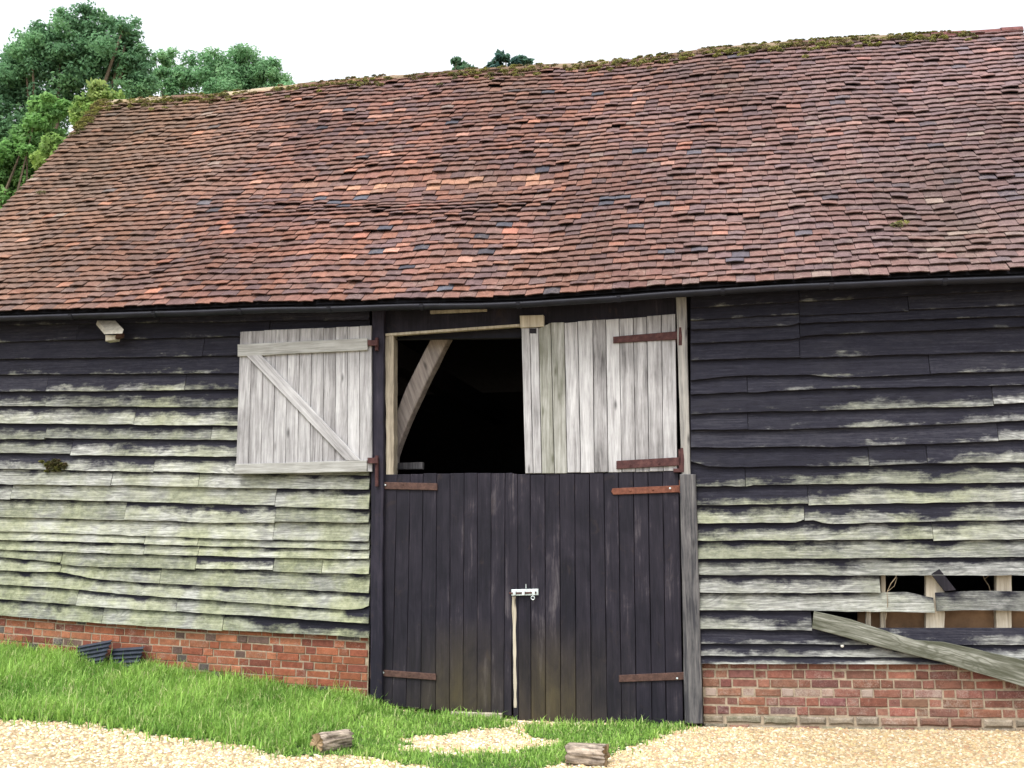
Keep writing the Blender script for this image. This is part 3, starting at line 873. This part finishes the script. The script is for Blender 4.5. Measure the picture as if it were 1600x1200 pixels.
# boarding under the tiles and the rear slope
V = []; F = []; ns, nv = 60, 14
for j in range(nv + 1):
    for i in range(ns + 1):
        V.append(roof_pt(lerp(VL + .03, VR - .03, i / ns), lerp(.005, .995, j / nv), -.03))
F = [(j * (ns + 1) + i, j * (ns + 1) + i + 1, (j + 1) * (ns + 1) + i + 1, (j + 1) * (ns + 1) + i) for j in range(nv) for i in range(ns)]
mb.add(V, F, (.02, .016, .014, 1), mat=1)
V = []
for i in range(ns + 1):
    s = lerp(VL, VR, i / ns); V += [tuple(roof_pt(s, 1.0, .0)), (s, 2 * RIDGE_Y + EAVE_O, poly_at(EAVE, s))]
mb.add(V, [(2 * i, 2 * i + 2, 2 * i + 3, 2 * i + 1) for i in range(ns)], mat=1)
roof = mb.build("roof", [M['tile'], M['dark']], barn)

# ridge tiles, bedded in pale mortar
mb = MB(); s = VL
while s < VR:
    L = random.uniform(.34, .44); a, b = s, min(s + L - .012, VR); r = .085; jz = random.uniform(-.010, .010)
    V = []; n = 8
    for (ss, rr) in ((a, r), (b, r * .95)):
        p = roof_pt(ss, 1.0, 0)
        for kx in range(n + 1):
            an = pi * (kx / n) * 1.1 - .05 * pi
            V.append((ss, p.y - cos(an) * rr, p.z - .045 + jz + sin(an) * rr))
    F = [(kx, n + 1 + kx, n + 2 + kx, kx + 1) for kx in range(n)] + [tuple(range(n, -1, -1)), tuple(range(n + 1, 2 * n + 2))]
    c = random.choice([(.26, .20, .12), (.33, .27, .19), (.18, .11, .07), (.13, .08, .055)]) if s < -2.6 else random.choice([(.13, .085, .055), (.10, .06, .045), (.2, .15, .10)])
    if s > 4.4: c = (.13, .055, .052)
    mb.add(V, F, c + (1,)); s += L
mb.build("ridge_tiles", M['tile'], roof, smooth=False)

# moss on the ridge and along the left verge: clumps of small fronds
def moss_mesh(spots, fronds, parent, name, size=1.0, dim=1.0):
    V = []; C = []
    for (p, r, nrm) in spots:
        base = random.choice([(.22, .22, .065), (.26, .26, .08), (.17, .17, .055), (.12, .12, .05), (.20, .16, .08)])
        for _ in range(fronds):
            d_ = Vector((random.gauss(0, 1), random.gauss(0, 1), random.gauss(.4, .8)))
            d_.normalize(); q = p + Vector((d_.x * r * 1.6, d_.y * r, d_.z * r * .6)) * random.uniform(.5, 1)
            u = Vector((random.gauss(0, 1), random.gauss(0, 1), random.gauss(0, .5))).normalized() * .016 * size * random.uniform(.6, 1.5)
            w2 = (d_ + Vector((random.gauss(0, .5),) * 3)).normalized() * .022 * size * random.uniform(.6, 1.5)
            V.append([q - u, q + u, q + u * .6 + w2, q - u * .6 + w2]); k_ = random.uniform(.6, 1.5)
            C.append([b_ * k_ for b_ in base])
    return np_mesh(name, np.array([[tuple(v) for v in q] for q in V]), np.array([(0, 1, 2, 3)]), np.array(C) * dim, M['moss_leaf'], parent)
spots = []
s = VL
while s < VR - .55:
    dens = .5 + .7 * mnoise.noise(Vector((s * 1.6, 0, 2))) + (.3 if s > .3 else -.25) + (.3 if s < -5 else 0)
    if random.random() < .35 + .55 * dens:
        v = 1 - abs(random.gauss(0, .024)) - .004
        spots.append((roof_pt(s, v, .035 + random.uniform(0, .012)), random.uniform(.016, .034), None))
        if random.random() < .5 * dens: spots.append((roof_pt(s, 1.0, .048), random.uniform(.012, .024), None))
    s += .016
for _ in range(110):
    v = 1 - abs(random.gauss(0, .09)); spots.append((roof_pt(VL + abs(random.gauss(0, .10)) + .02, v, .045), random.uniform(.015, .035), None))
for s, v in ((3.55, .16), (3.6, .165), (-6.2, .5)): spots.append((roof_pt(s, v, .05), .04, None))
tag(moss_mesh(spots, 105, roof, "ridge_moss", .5), kind="stuff")

# gutter
mb = MB(); V = []; F = []; n = 8; ng = 70
for i in range(ng + 1):
    s = lerp(VL + .05, VR - .05, i / ng); z = poly_at(EAVE, s) - .055 + .006 * mnoise.noise(Vector((s * 1.5, 0, 0)))
    for rr in (.047, .041):
        for kx in range(n + 1):
            an = pi + pi * kx / n; V.append((s, -EAVE_O - .045 + cos(an) * rr, z + sin(an) * rr * .95))
st2 = 2 * (n + 1)
for i in range(ng):
    for kx in range(n):
        a = i * st2 + kx; b = a + st2
        F += [(a, a + 1, b + 1, b), (a + n + 1, b + n + 1, b + n + 2, a + n + 2)]
    for kx in (0, n): a = i * st2 + kx; b = a + st2; F.append((a, b, b + n + 1, a + n + 1))
mb.add(V, F)
gut = mb.build("gutter", M['gutter'], barn, smooth=True)
s = VL + .3
while s < VR:
    z = poly_at(EAVE, s) - .055; mb = MB(); P = []
    for kx in range(7):
        a_ = pi + pi * kx / 6
        for rr in (.056, .0475):
            P += [(s + dx, -EAVE_O - .045 + cos(a_) * rr, z + sin(a_) * rr * .95) for dx in (0, .035)]
    mb.add(P, [q for kx in range(6) for q in ((kx * 4, kx * 4 + 1, kx * 4 + 5, kx * 4 + 4), (kx * 4, kx * 4 + 4, kx * 4 + 6, kx * 4 + 2), (kx * 4 + 1, kx * 4 + 3, kx * 4 + 7, kx * 4 + 5))])
    mb.build("gutter_bracket", M['gutter'], gut); s += .92

# ------------------------------------------------------------------ doors and hatches
def planks(top, bottom, topy, boty, o, th, gap=.0035, tone=(.5, .5), green=None, jag=1.2, ojit=.004):
    m_ = MB()
    for i in range(len(top) - 1):
        x0, x1, b0, b1 = top[i], top[i + 1], bottom[i], bottom[i + 1]
        jt, jb = random.uniform(-jag, jag), random.uniform(-jag, jag) * .7
        oo = o + random.uniform(-ojit, ojit)
        P = pxpoly([(b0, boty(b0) + jb), (b1, boty(b1) + jb), (x1, topy(x1) + jt), (x0, topy(x0) + jt)], oo)
        P[0] = (P[0][0] + gap, P[0][1]); P[3] = (P[3][0] + gap, P[3][1])
        t = tone[i] if isinstance(tone, list) else random.uniform(*tone)
        g = green[i] if green else 0
        prism(m_, rough(P, .25, .0035, i * 2.1 + o * 50), oo, th, (random.random(), t, g, 0), bev=.0035)
    return m_
def strap(pts, o, mat, parent, bolts=(), pin=None, label=None, dull=False):
    m_ = MB(); prism(m_, pxpoly(pts, o), o, .014, bev=.003)
    for bi, (bx, by) in enumerate(bolts): s, z = U(bx, by, o); dome(m_, s, z, o, .011, mat=0 if bi or dull else 1)
    if pin:
        (x, y0, y1) = pin; s0, z0 = U(x, y0, o); s1, z1 = U(x, y1, o)
        tube(m_, [(s0, -o - .002, z0), (s0, -o - .002, lerp(z0, z1, .5)), (s1, -o - .002, z1)], [.016, .02, .02], 10)
        zm = lerp(z0, z1, .5); box(m_, (s0 - .035, -o + .0, min(z0, z1) + .01), (s0 + .035, -o + .012, max(z0, z1) - .01))
    ob = m_.build("strap_hinge", [mat, M['zinc']], parent)
    if label: ob["label"] = label
    return ob
line = lambda pts: (lambda x: poly_at(pts, x))

# upper left hatch, swung open flat against the boards
n_b = 11
ht = [375 + (580 - 375) * i / n_b for i in range(n_b + 1)]; hb = [368 + (581 - 368) * i / n_b for i in range(n_b + 1)]
mb = planks(ht, hb, line([(375, 518), (580, 509)]), line([(368, 740), (580, 737)]), .105, .024, tone=(.44, .72), jag=.5)
hatch_l = mb.build("hatch_door", M['grey_v'], barn); hatch_l["label"] = "pale plank hatch standing open against the boards, with two ledges and a diagonal brace"
for pts in ([(371, 557), (574, 547), (574, 528), (371, 538)], [(366, 741), (573, 737), (573, 719), (367, 725)]):
    mb = MB(); prism(mb, rough(pxpoly(pts, .13), .12, .004, pts[0][1]), .13, .0245, (random.random(), .58, .12, 0), bev=.004)
    mb.build("ledge", M['grey_h'], hatch_l)
mb = MB(); prism(mb, rough(pxpoly([(385, 556), (407, 554), (563, 719), (541, 720)], .13), .12, .003), .13, .0245, (.35, .62, 0, 0), bev=.004)
mb.build("brace", M['grey_d'], hatch_l)
# its two hinge straps, edge on at the post
for y0, y1 in ((528, 548), (712, 760)):
    mb = MB(); s0, z0 = U(589, y0, .09); s1, z1 = U(589, y1, .09)
    tube(mb, [(s0, -.095, z0), (s1, -.095, z1)], [.018, .018], 8)
    prism(mb, pxpoly([(574, y0 + 12), (590, y0 + 12), (590, y0 + 3), (574, y0 + 3)], .135), .135, .012)
    mb.build("hinge", M['rust_dark'], hatch_l)

# upper right hatch, closed
ht = [814, 827, 841, 860, 881, 902, 926, 946, 967, 989, 1010, 1033, 1055]; hb = [820, 833, 846, 866, 886, 907, 928, 950, 971, 993, 1014, 1036, 1058]
ty = lambda x: poly_at([(812, 513), (841, 513), (842, 505), (880, 504), (960, 498), (1056, 491)], x)
tn = [.66, .64, .42, .45, .66, .72, .42, .70, .52, .54, .50, .56]
mb = planks(ht, hb, ty, line([(820, 740), (1058, 736)]), .04, .028, tone=tn, green=[0, 0, .35, .3, 0, 0, 0, 0, 0, 0, 0, 0], jag=1.0, gap=.005)
hatch_r = mb.build("hatch_door", M['grey_v'], barn); hatch_r["label"] = "closed grey plank hatch hung on two dark strap hinges"
strap([(958, 536), (1062, 530), (1062, 517), (958, 526)], .056, M['rust_dark'], hatch_r, [(985, 528), (1030, 526)], (1063, 512, 540), dull=True)
strap([(963, 733), (1066, 727), (1066, 714), (963, 720)], .056, M['rust_dark'], hatch_r, [(985, 727), (1030, 724)], (1066, 700, 738), dull=True)
mb = MB(); prism(mb, pxpoly([(1052, 738), (1066, 738), (1066, 732), (1052, 732)], .06), .06, .02); mb.build("latch_plate", M['rust_dark'], hatch_r)
# small black hole plate near the top left
mb = MB(); prism(mb, pxpoly([(827, 521), (838, 521), (838, 513), (827, 513)], .043), .043, .004, bev=.001); mb.build("patch", M['inner'], hatch_r)

# lower left door leaf
dt = [599, 620, 641, 661, 682, 703, 725, 746, 767, 789, 800]; db = [592, 612, 634, 657, 680, 702, 723, 745, 767, 787, 799]
tn = [.42, .5, .44, .4, .52, .56, .58, .55, .7, .68]
mb = planks(dt, db, line([(599, 741), (790, 739), (792, 738), (808, 738)]), line([(592, 1100), (640, 1106), (800, 1119)]), .02, .035, tone=tn, green=[.1, .1, .2, .4, .7, .9, .9, .6, .3, .1], jag=.8)
door_l = mb.build("barn_door", M['tar'], barn); door_l["label"] = "black lower door leaf left of the bolt, its foot in the grass"
strap([(592, 764), (683, 766), (683, 755), (592, 753)], .036, M['rust_mid'], door_l, [(602, 758), (630, 757)], (590, 742, 772))
strap([(588, 1056), (681, 1063), (681, 1053), (588, 1046)], .036, M['rust_mid'], door_l, [(599, 1051), (640, 1055)], (584, 1036, 1062))
# lower right door leaf
dt = [792, 808, 828, 851, 874, 897.6, 920.6, 943, 965.6, 989, 1012, 1035, 1060]; db = [802, 829 - 19, 829.5, 852, 876, 899.5, 924, 948.5, 971, 994, 1018.5, 1041, 1067.5]
tn = [.62, .55, .54, .6, .5, .6, .52, .55, .56, .6, .55, .52]
mb = planks(dt, db, line([(792, 739), (809, 741), (955, 740), (965, 737), (1060, 736)]), line([(802, 1132), (1067, 1131)]), .03, .035, tone=tn, green=[.1, .5, .9, .9, .7, .4, .3, .1, .1, 0, 0, 0], jag=1.0, gap=.0045)
door_r = mb.build("barn_door", M['tar'], barn); door_r["label"] = "black lower door leaf that carries the steel bolt"
strap([(958, 773), (1068, 769), (1068, 758), (957, 763), (955, 768)], .046, M['rust_red'], door_r, [(1047, 763), (1020, 765), (985, 767)], (1067, 748, 772), label="bright orange rusted strap hinge")
strap([(967, 1066), (1074, 1062), (1074, 1050), (967, 1055)], .046, M['rust_mid'], door_r, [(1058, 1060)], (1076, 1040, 1068))
# split pale edge below the bolt
P = pxpoly([(803, 1106), (807, 1106), (806, 932), (800, 932)], .036); mb = MB(); prism(mb, rough(P, .03, .010, 3), .036, .02, (.5, .62, 0, 0), bev=.002)
e_ = mb.build("split_edge", M['oak'], door_r); e_["label"] = "pale bare wood where the door edge has split"
# bolt
mb = MB(); prism(mb, pxpoly([(799, 931), (841, 930), (841, 920), (799, 921)], .048), .048, .012, bev=.002)
s0, z0 = U(796, 927, .056); s1, z1 = U(838, 926, .056); tube(mb, [(s0, -.058, z0), (s1, -.058, z1)], [.008, .008], 8, mat=1)
for x in (804, 818, 834):
    s, z = U(x, 926.5, .056); box(mb, (s - .012, -.07, z - .018), (s + .012, -.048, z + .018))
s, z = U(833, 933, .05)
tube(mb, [(s + cos(q) * .016, -.062, z - .006 + sin(q) * .016) for q in np.linspace(0, 2 * pi, 13)], [.004] * 13, 6)
s, z = U(822, 916, .05); tube(mb, [(s, -.056, z - .02), (s, -.056, z + .02)], [.004, .004], 6)
mb.build("bolt", [M['zinc'], M['rust_dark']], door_r)
# threshold
mb = MB(); prism(mb, rough(pxpoly([(705, 1121), (784, 1125), (784, 1115), (705, 1112)], .05), .1, .004), .05, .1, (.2, .6, 0, 0), bev=.005)
mb.build("threshold", M['oak'], barn)

# ------------------------------------------------------------------ loose things about the barn
# slipped board
pts = [(1269, 982), (1272, 955), (1330, 968), (1430, 1000), (1475, 1003), (1600, 1031), (1730, 1063), (1745, 1115), (1600, 1073), (1470, 1034), (1380, 1012)]
o_ = .10
P = pxpoly(pts, o_); mb = MB()
prism(mb, rough(P, .12, .006, 5), o_, .035, (.4, .40, .2, 0), bev=.004, tilt=lambda p: .02 * (p[0] - P[0][0]))
cen = (P[5][0], -.12, P[5][1])
ob = mb.build("loose_board", M['old_d'], origin=cen)
tag(ob, "long weathered board hanging slantwise from the wall across the worn bricks", "board")
# dark broken plank in the gap
pts = [(1455, 897), (1468, 889), (1494, 922), (1476, 924)]
P = pxpoly(pts, .062); mb = MB(); prism(mb, P, .062, .02, (.1, .6, .1, 0), bev=.002)
ob = mb.build("broken_plank", M['tar'], origin=(P[2][0], -.06, P[2][1])); tag(ob, "short dark plank end sticking up out of the wall gap", "plank")
# dry stems
for pts, lab in (([(1384, 968), (1387, 945), (1386, 925), (1392, 912), (1400, 902), (1401, 893)], "thin dry stem climbing out of the wall gap by the broken board end"),
                 ([(1548, 926), (1545, 915), (1538, 905), (1534, 892)], "short dry stem hanging inside the upper wall gap")):
    o_ = .05 if pts[0][0] < 1500 else -.05
    P = [(U(x, y, o_)[0], -o_, U(x, y, o_)[1]) for x, y in pts]
    mb = MB(); tube(mb, P, [.003, .003, .003, .004, .004, .003][:len(P)], 6)
    tube(mb, [P[2], (P[2][0] + .06, P[2][1] - .01, P[2][2] + .05), (P[2][0] + .09, P[2][1] + .02, P[2][2] + .12)], [.003, .002, .002], 6)
    ob = mb.build("dry_stem", M['straw'], origin=P[0]); tag(ob, lab, "stem", "dry stems in the wall gap")
# white knob on a board
s, z = U(1316, 1009, .05); mb = MB(); dome(mb, s, z, .045, .016); dome(mb, s, z, .052, .009)
k = NT("white_porcelain"); k.col((.75, .75, .72)).rough(.35)
ob = mb.build("knob", k.m, barn)

# floodlight under the eaves
s, z = U(168, 516, .16); lamp = empty("floodlight", s, -.16, z, "small off-white floodlight tilted down under the left eaves", "floodlight")
def lpx(pts, o): return [(a - s, b - z) for a, b in pxpoly(pts, o)]
q = [U(x, y, o) + (o,) for x, y, o in ((150, 507, .10), (178, 507, .12), (191, 521, .26), (163, 522, .26))]
Q = [(a - s, -(c - .16), b - z) for a, b, c in q]
mb = MB(); up = Vector((0, .02, .045))
V = [Vector(p) for p in Q] + [Vector(p) + up for p in Q]
mb.add(V, [(0, 1, 2, 3), (7, 6, 5, 4), (0, 4, 5, 1), (1, 5, 6, 2), (2, 6, 7, 3), (3, 7, 4, 0)]); mb.build("housing", M['lamp_body'], lamp)
mb = MB(); cen = sum((Vector(p) for p in Q), Vector()) / 4
nn = (Vector(Q[1]) - Vector(Q[0])).cross(Vector(Q[3]) - Vector(Q[0])).normalized(); nn = nn if nn.y < 0 else -nn
I = [cen + (Vector(p) - cen) * .8 + nn * .004 for p in Q]; J = [cen + (Vector(p) - cen) * .8 - nn * .004 for p in Q]
mb.add(I + J, [(0, 1, 2, 3), (7, 6, 5, 4), (0, 4, 5, 1), (1, 5, 6, 2), (2, 6, 7, 3), (3, 7, 4, 0)]); mb.build("lamp_glass", M['glass'], lamp)
mb = MB(); P = lpx([(164, 533), (179, 531), (180, 523), (164, 523)], .2); prism(mb, P, .2 - .16, .09, bev=.008); mb.build("sensor", M['lamp_body'], lamp)
mb = MB(); P = lpx([(177, 530), (190, 526), (190, 520), (178, 523)], .19); prism(mb, P, .19 - .16, .05, bev=.006); mb.build("sensor_eye", M['rust_mid'], lamp)
mb = MB(); tube(mb, [(0, .16 - .03, .03), (0, .06, .04), (0, .02, .03)], [.016, .016, .016], 8); mb.build("bracket", M['lamp_body'], lamp)

# tuft of moss on the boards
s, z = U(84, 727, .06)
spots = [(Vector((s + random.gauss(0, .06), -.055 - random.uniform(0, .02), z + random.gauss(0, .024))), random.uniform(.007, .015), None) for _ in range(70)]
ob = moss_mesh([(L2W(*p), r, n_) for p, r, n_ in spots], 60, None, "moss_tuft", .6, .5)
tag(ob, "brown green tuft of moss growing on the left boards", "moss")

# corrugated scraps against the bricks
def corrugated(px0, px1, pytop, pybot, tilt, label, lean, rot):
    g = GP((px0 + px1) / 2, pybot); g = (g[0], min(g[1], -.06), g[2]); s0, _ = U(px0, pybot, .1); s1, _ = U(px1, pybot, .1)
    zt = U(px0, pytop, .1)[1]; zb = min(ground_z(s0, -.1), zt - .2)
    H_ = zt - zb; m_ = MB(); V = []; nu, nv_ = 12, 40
    for j in range(nv_ + 1):
        f = j / nv_
        for i in range(nu + 1):
            u = i / nu
            rip = .014 * sin(f * 2 * pi * 5.2)
            V.append((lerp(s0, s1, u), -.05 - lean * (1 - f) - .015 + rip - rot * u, zb + f * H_ + tilt * (u - .5) * (s1 - s0)))
    Fq = [(j * (nu + 1) + i, j * (nu + 1) + i + 1, (j + 1) * (nu + 1) + i + 1, (j + 1) * (nu + 1) + i) for j in range(nv_) for i in range(nu)]
    b = len(V); V2 = [(p[0], p[1] + .006, p[2]) for p in V]
    m_.add(V + V2, Fq + [tuple(q + b for q in f[::-1]) for f in Fq]
           + [(i, b + i, b + i + 1, i + 1) for i in range(nu)] + [(nv_ * (nu + 1) + i, nv_ * (nu + 1) + i + 1, b + nv_ * (nu + 1) + i + 1, b + nv_ * (nu + 1) + i) for i in range(nu)]
           + [(j * (nu + 1), (j + 1) * (nu + 1), b + (j + 1) * (nu + 1), b + j * (nu + 1)) for j in range(nv_)] + [(j * (nu + 1) + nu, b + j * (nu + 1) + nu, b + (j + 1) * (nu + 1) + nu, (j + 1) * (nu + 1) + nu) for j in range(nv_)])
    ob = m_.build("corrugated_sheet", M['black_sheet'], origin=((s0 + s1) / 2, -.1, zb))
    tag(ob, label, "corrugated sheet", "corrugated scraps at the foot of the brick base")
corrugated(117, 174, 1004, 1040, .18, "larger dark corrugated scrap leaning on the bricks, its top edge tilted up", .14, .05)
corrugated(170, 220, 1012, 1046, .08, "smaller dark corrugated scrap lying just right of the larger one in the grass", .10, .0)

# logs
def log(px, py, L, r, ang, name_label, flat=0.0, pitch=0.0, seed=0):
    g = GP(px, py); random.seed(seed)
    e = empty("log", g[0], g[1], g[2], name_label, "log", "cut logs by the gravel")
    e.rotation_euler = (0, pitch, -TH + ang)
    m_ = MB(); n, mseg = 40, 16; V = []; C = []
    for j in range(mseg + 1):
        x = lerp(-L / 2, L / 2, j / mseg)
        for k_ in range(n):
            an = 2 * pi * k_ / n
            rr = r * (1 + .16 * mnoise.noise(Vector((cos(an) * 1.5 + seed, sin(an) * 1.5, x * 5))) + .13 * mnoise.noise(Vector((cos(an) * 5, sin(an) * 5 + seed, x * 7))) + .07 * mnoise.noise(Vector((cos(an) * 12, sin(an) * 12 + seed, x * 12))))
            yy, zz = cos(an) * rr, sin(an) * rr
            if flat and zz > r * (1 - flat): zz = r * (1 - flat) + (zz - r * (1 - flat)) * .25
            V.append((x + random.uniform(-.014, .014) * (j in (0, mseg)), yy, zz + r * .82)); t_ = min(1, max(0, .5 + .9 * mnoise.noise(Vector((cos(an) * 5, sin(an) * 5, x * 9 + seed))) + .3 * mnoise.noise(Vector((an * 9, x * 40, seed)))))
            C.append((lerp(.05, .42, t_), lerp(.038, .35, t_), lerp(.03, .28, t_), 1))
    F = [(j * n + k_, (j + 1) * n + k_, (j + 1) * n + (k_ + 1) % n, j * n + (k_ + 1) % n) for j in range(mseg) for k_ in range(n)]
    m_.add(V, F, cols=C); m_.build("bark", M['bark'], e)
    for j in (0, mseg):
        m_ = MB(); ring = V[j * n:(j + 1) * n]; dx = -.003 if j == 0 else .003
        cc = Vector((sum(p[0] for p in ring) / n + dx * 2, sum(p[1] for p in ring) / n, sum(p[2] for p in ring) / n))
        mid = [tuple(cc.lerp(Vector(p), .6)) for p in ring]
        VV = [tuple(cc)] + mid + [(p[0] + dx, p[1] * .985, r * .82 + (p[2] - r * .82) * .985) for p in ring]
        cs = [(.20, .14, .08, 1)] + [(.27, .19, .11, 1)] * n + [(.22, .15, .085, 1)] * n
        FF = [(0, 1 + k_, 1 + (k_ + 1) % n) for k_ in range(n)] + [(1 + k_, 1 + n + k_, 1 + n + (k_ + 1) % n, 1 + (k_ + 1) % n) for k_ in range(n)]
        if j == 0: FF = [f[::-1] for f in FF]
        m_.add(VV, FF, cols=cs); m_.build("cut_end", M['bark'], e)
log(519, 1172, .27, .074, 1.0, "round log with pale bark lying where the grass meets the gravel", seed=3)
log(918, 1194, .27, .088, -.08, "split log with a flat cracked top lying by the gravel below the doors", flat=.3, seed=8)
random.seed(5)

# ------------------------------------------------------------------ trees
def tree(name, px, dist, top_py, blobs, label, cols, nleaf, lsize, trunk_r=.3, group=None, limbs=5, cat="tree", seed=1):
    """blobs: crown clumps as (photo x, photo y, radius px, share); the crown is real leaves at real depth"""
    random.seed(seed); rg = np.random.default_rng(seed)
    def W(x, y, dd=0.0):
        r = ray(x, y); t = (dist + dd) / r[1]
        return Vector((r[0] * t, r[1] * t, CAMH + r[2] * t))
    base = W(px, 600); gz = .4
    e = bpy.data.objects.new(name, None); COL.objects.link(e); e.location = (base.x, base.y, gz)
    tag(e, label, cat, group)
    off = Vector((base.x, base.y, gz)); mpp = dist / FPX
    cents = []
    for (x, y, r, sh) in blobs:
        R = r * mpp
        nsub = max(12, int(20 * sh))
        for _ in range(nsub):
            d_ = Vector((random.gauss(0, 1), random.gauss(0, 1), random.gauss(.15, .9))).normalized() * random.uniform(.35, .95)
            cents.append((W(x, y) - off + Vector((d_.x * R, d_.y * R * .9, d_.z * R * .85)), R * random.uniform(.20, .40)))
    # trunk and limbs reach into the crown
    m_ = MB(); topz = max(c.z for c, _ in cents)
    cm = sum((c for c, _ in cents), Vector()) / len(cents)
    fork = Vector((cm.x * .35, cm.y * .35, topz * .45))
    tube(m_, [(0, 0, -.3), (0, 0, .3), tuple(fork * .5), tuple(fork)], [trunk_r * 1.5, trunk_r * 1.1, trunk_r, trunk_r * .8], 10, (.11, .085, .06, 1), jit=.06)
    for c, _ in random.sample(cents, min(limbs * 3, len(cents))):
        mid = fork.lerp(c, .5) + Vector((random.gauss(0, .3), random.gauss(0, .3), random.uniform(.1, .5)))
        tube(m_, [tuple(fork), tuple(mid), tuple(c)], [trunk_r * .5, trunk_r * .26, trunk_r * .06], 6, (.11, .085, .06, 1))
    m_.build("trunk", M['bark'], e)
    # leaves
    wts = np.array([r ** 2 for _, r in cents]); wts /= wts.sum()
    ci = rg.choice(len(cents), nleaf, p=wts)
    C = np.array([tuple(c) for c, _ in cents])[ci]; R = np.array([r for _, r in cents])[ci]
    dv = rg.normal(size=(nleaf, 3)); dv /= np.linalg.norm(dv, axis=1)[:, None]
    rad_ = rg.random(nleaf) ** .6
    P = C + dv * (R * rad_)[:, None] * np.array([1.3, 1.25, .95])
    nrm = dv * .6 + rg.normal(size=(nleaf, 3)) * .6 + np.array([0, 0, .5]); nrm /= np.linalg.norm(nrm, axis=1)[:, None]
    u = np.cross(nrm, rg.normal(size=(nleaf, 3))); u /= np.linalg.norm(u, axis=1)[:, None]
    v = np.cross(nrm, u); ls = lsize * rg.uniform(.6, 1.35, nleaf)[:, None]
    V = np.stack([P - u * ls, P + v * ls * .55 + nrm * ls * .12, P + u * ls, P - v * ls * .55 + nrm * ls * .12], 1)
    cl = np.array(cols); pick = rg.choice(len(cl), len(cents))
    colr = cl[pick[ci]] * rg.uniform(.75, 1.25, (nleaf, 1)) 
    np_mesh("crown", V, np.array([(0, 1, 2, 3)]), colr, M['leaf'], e)
    return e
DK = [(.125, .255, .13), (.15, .30, .15), (.18, .345, .165), (.11, .225, .12)]
MD = [(0.195, 0.375, 0.188), (0.240, 0.420, 0.210), (0.173, 0.330, 0.165)]
LT = [(0.225, 0.360, 0.090), (0.270, 0.390, 0.105), (0.195, 0.315, 0.090), (0.285, 0.375, 0.120)]
tree("broadleaf_tree", 60, 30, 10, [(115, 68, 62, 1.5), (178, 92, 58, 1.3), (60, 100, 60, 1.4), (0, 128, 60, 1.3), (150, 42, 38, .8), (222, 130, 34, .7), (70, 66, 38, .8), (192, 52, 36, .8), (218, 88, 30, .7), (30, 90, 36, .7), (120, 150, 65, 1.2), (200, 160, 48, .9), (-80, 150, 80, 1.3), (40, 200, 70, 1.1), (215, 110, 30, .5), (-20, 260, 80, 1.0), (-140, 240, 90, 1), (60, 300, 70, .8)],
     "tallest dark green tree with a broad crown behind the left roof end", DK, 95000, .062, .38, "trees behind the barn", seed=2)
tree("broadleaf_tree", 350, 36, 55, [(375, 105, 48, 1.2), (320, 115, 45, 1), (425, 120, 38, .8), (275, 130, 35, .7), (262, 90, 24, .5), (250, 128, 28, .6), (355, 150, 60, 1), (440, 160, 45, .8), (300, 180, 60, .8), (488, 140, 16, .3)],
     "mid green tree peering over the roof just right of the tallest tree", MD, 48000, .062, .3, "trees behind the barn", seed=4)
tree("broadleaf_tree", 155, 20, 122, [(165, 165, 42, 1.1), (140, 180, 40, 1), (200, 180, 36, .9), (115, 240, 50, 1), (165, 250, 55, 1), (220, 230, 45, .7), (150, 330, 80, 1)],
     "low yellow green tree touching the top left corner of the roof", LT, 28000, .055, .16, "trees behind the barn", seed=6)
tree("broadleaf_tree", 40, 21, 130, [(78, 170, 36, .9), (62, 215, 46, 1), (95, 270, 48, 1), (30, 250, 50, 1), (30, 300, 48, .9), (-30, 290, 60, .9), (-20, 350, 70, .9), (80, 340, 55, .8)],
     "bright green leafy tree left of the roof verge in front of the dark tree", [(0.165, 0.330, 0.098), (0.203, 0.375, 0.112), (0.135, 0.270, 0.090)], 34000, .055, .16, "trees behind the barn", seed=9)
tree("broadleaf_tree", 718, 27, 92, [(718, 101, 13, .5), (720, 125, 25, .6), (742, 112, 8, .3), (725, 170, 45, .8)],
     "tiny rounded treetop just showing over the middle of the ridge", [(.10, .20, .12), (0.083, 0.165, 0.090)], 3200, .10, .14, "treetops over the ridge", seed=12)
tree("broadleaf_tree", 795, 27, 80, [(783, 93, 14, .5), (812, 96, 13, .5), (770, 103, 9, .3), (795, 115, 28, .7), (826, 97, 6, .2), (795, 165, 45, .8)],
     "wider treetop of two bunches right of the tiny one over the ridge", [(0.060, 0.128, 0.112), (0.075, 0.150, 0.105)], 4200, .10, .14, "treetops over the ridge", seed=15)
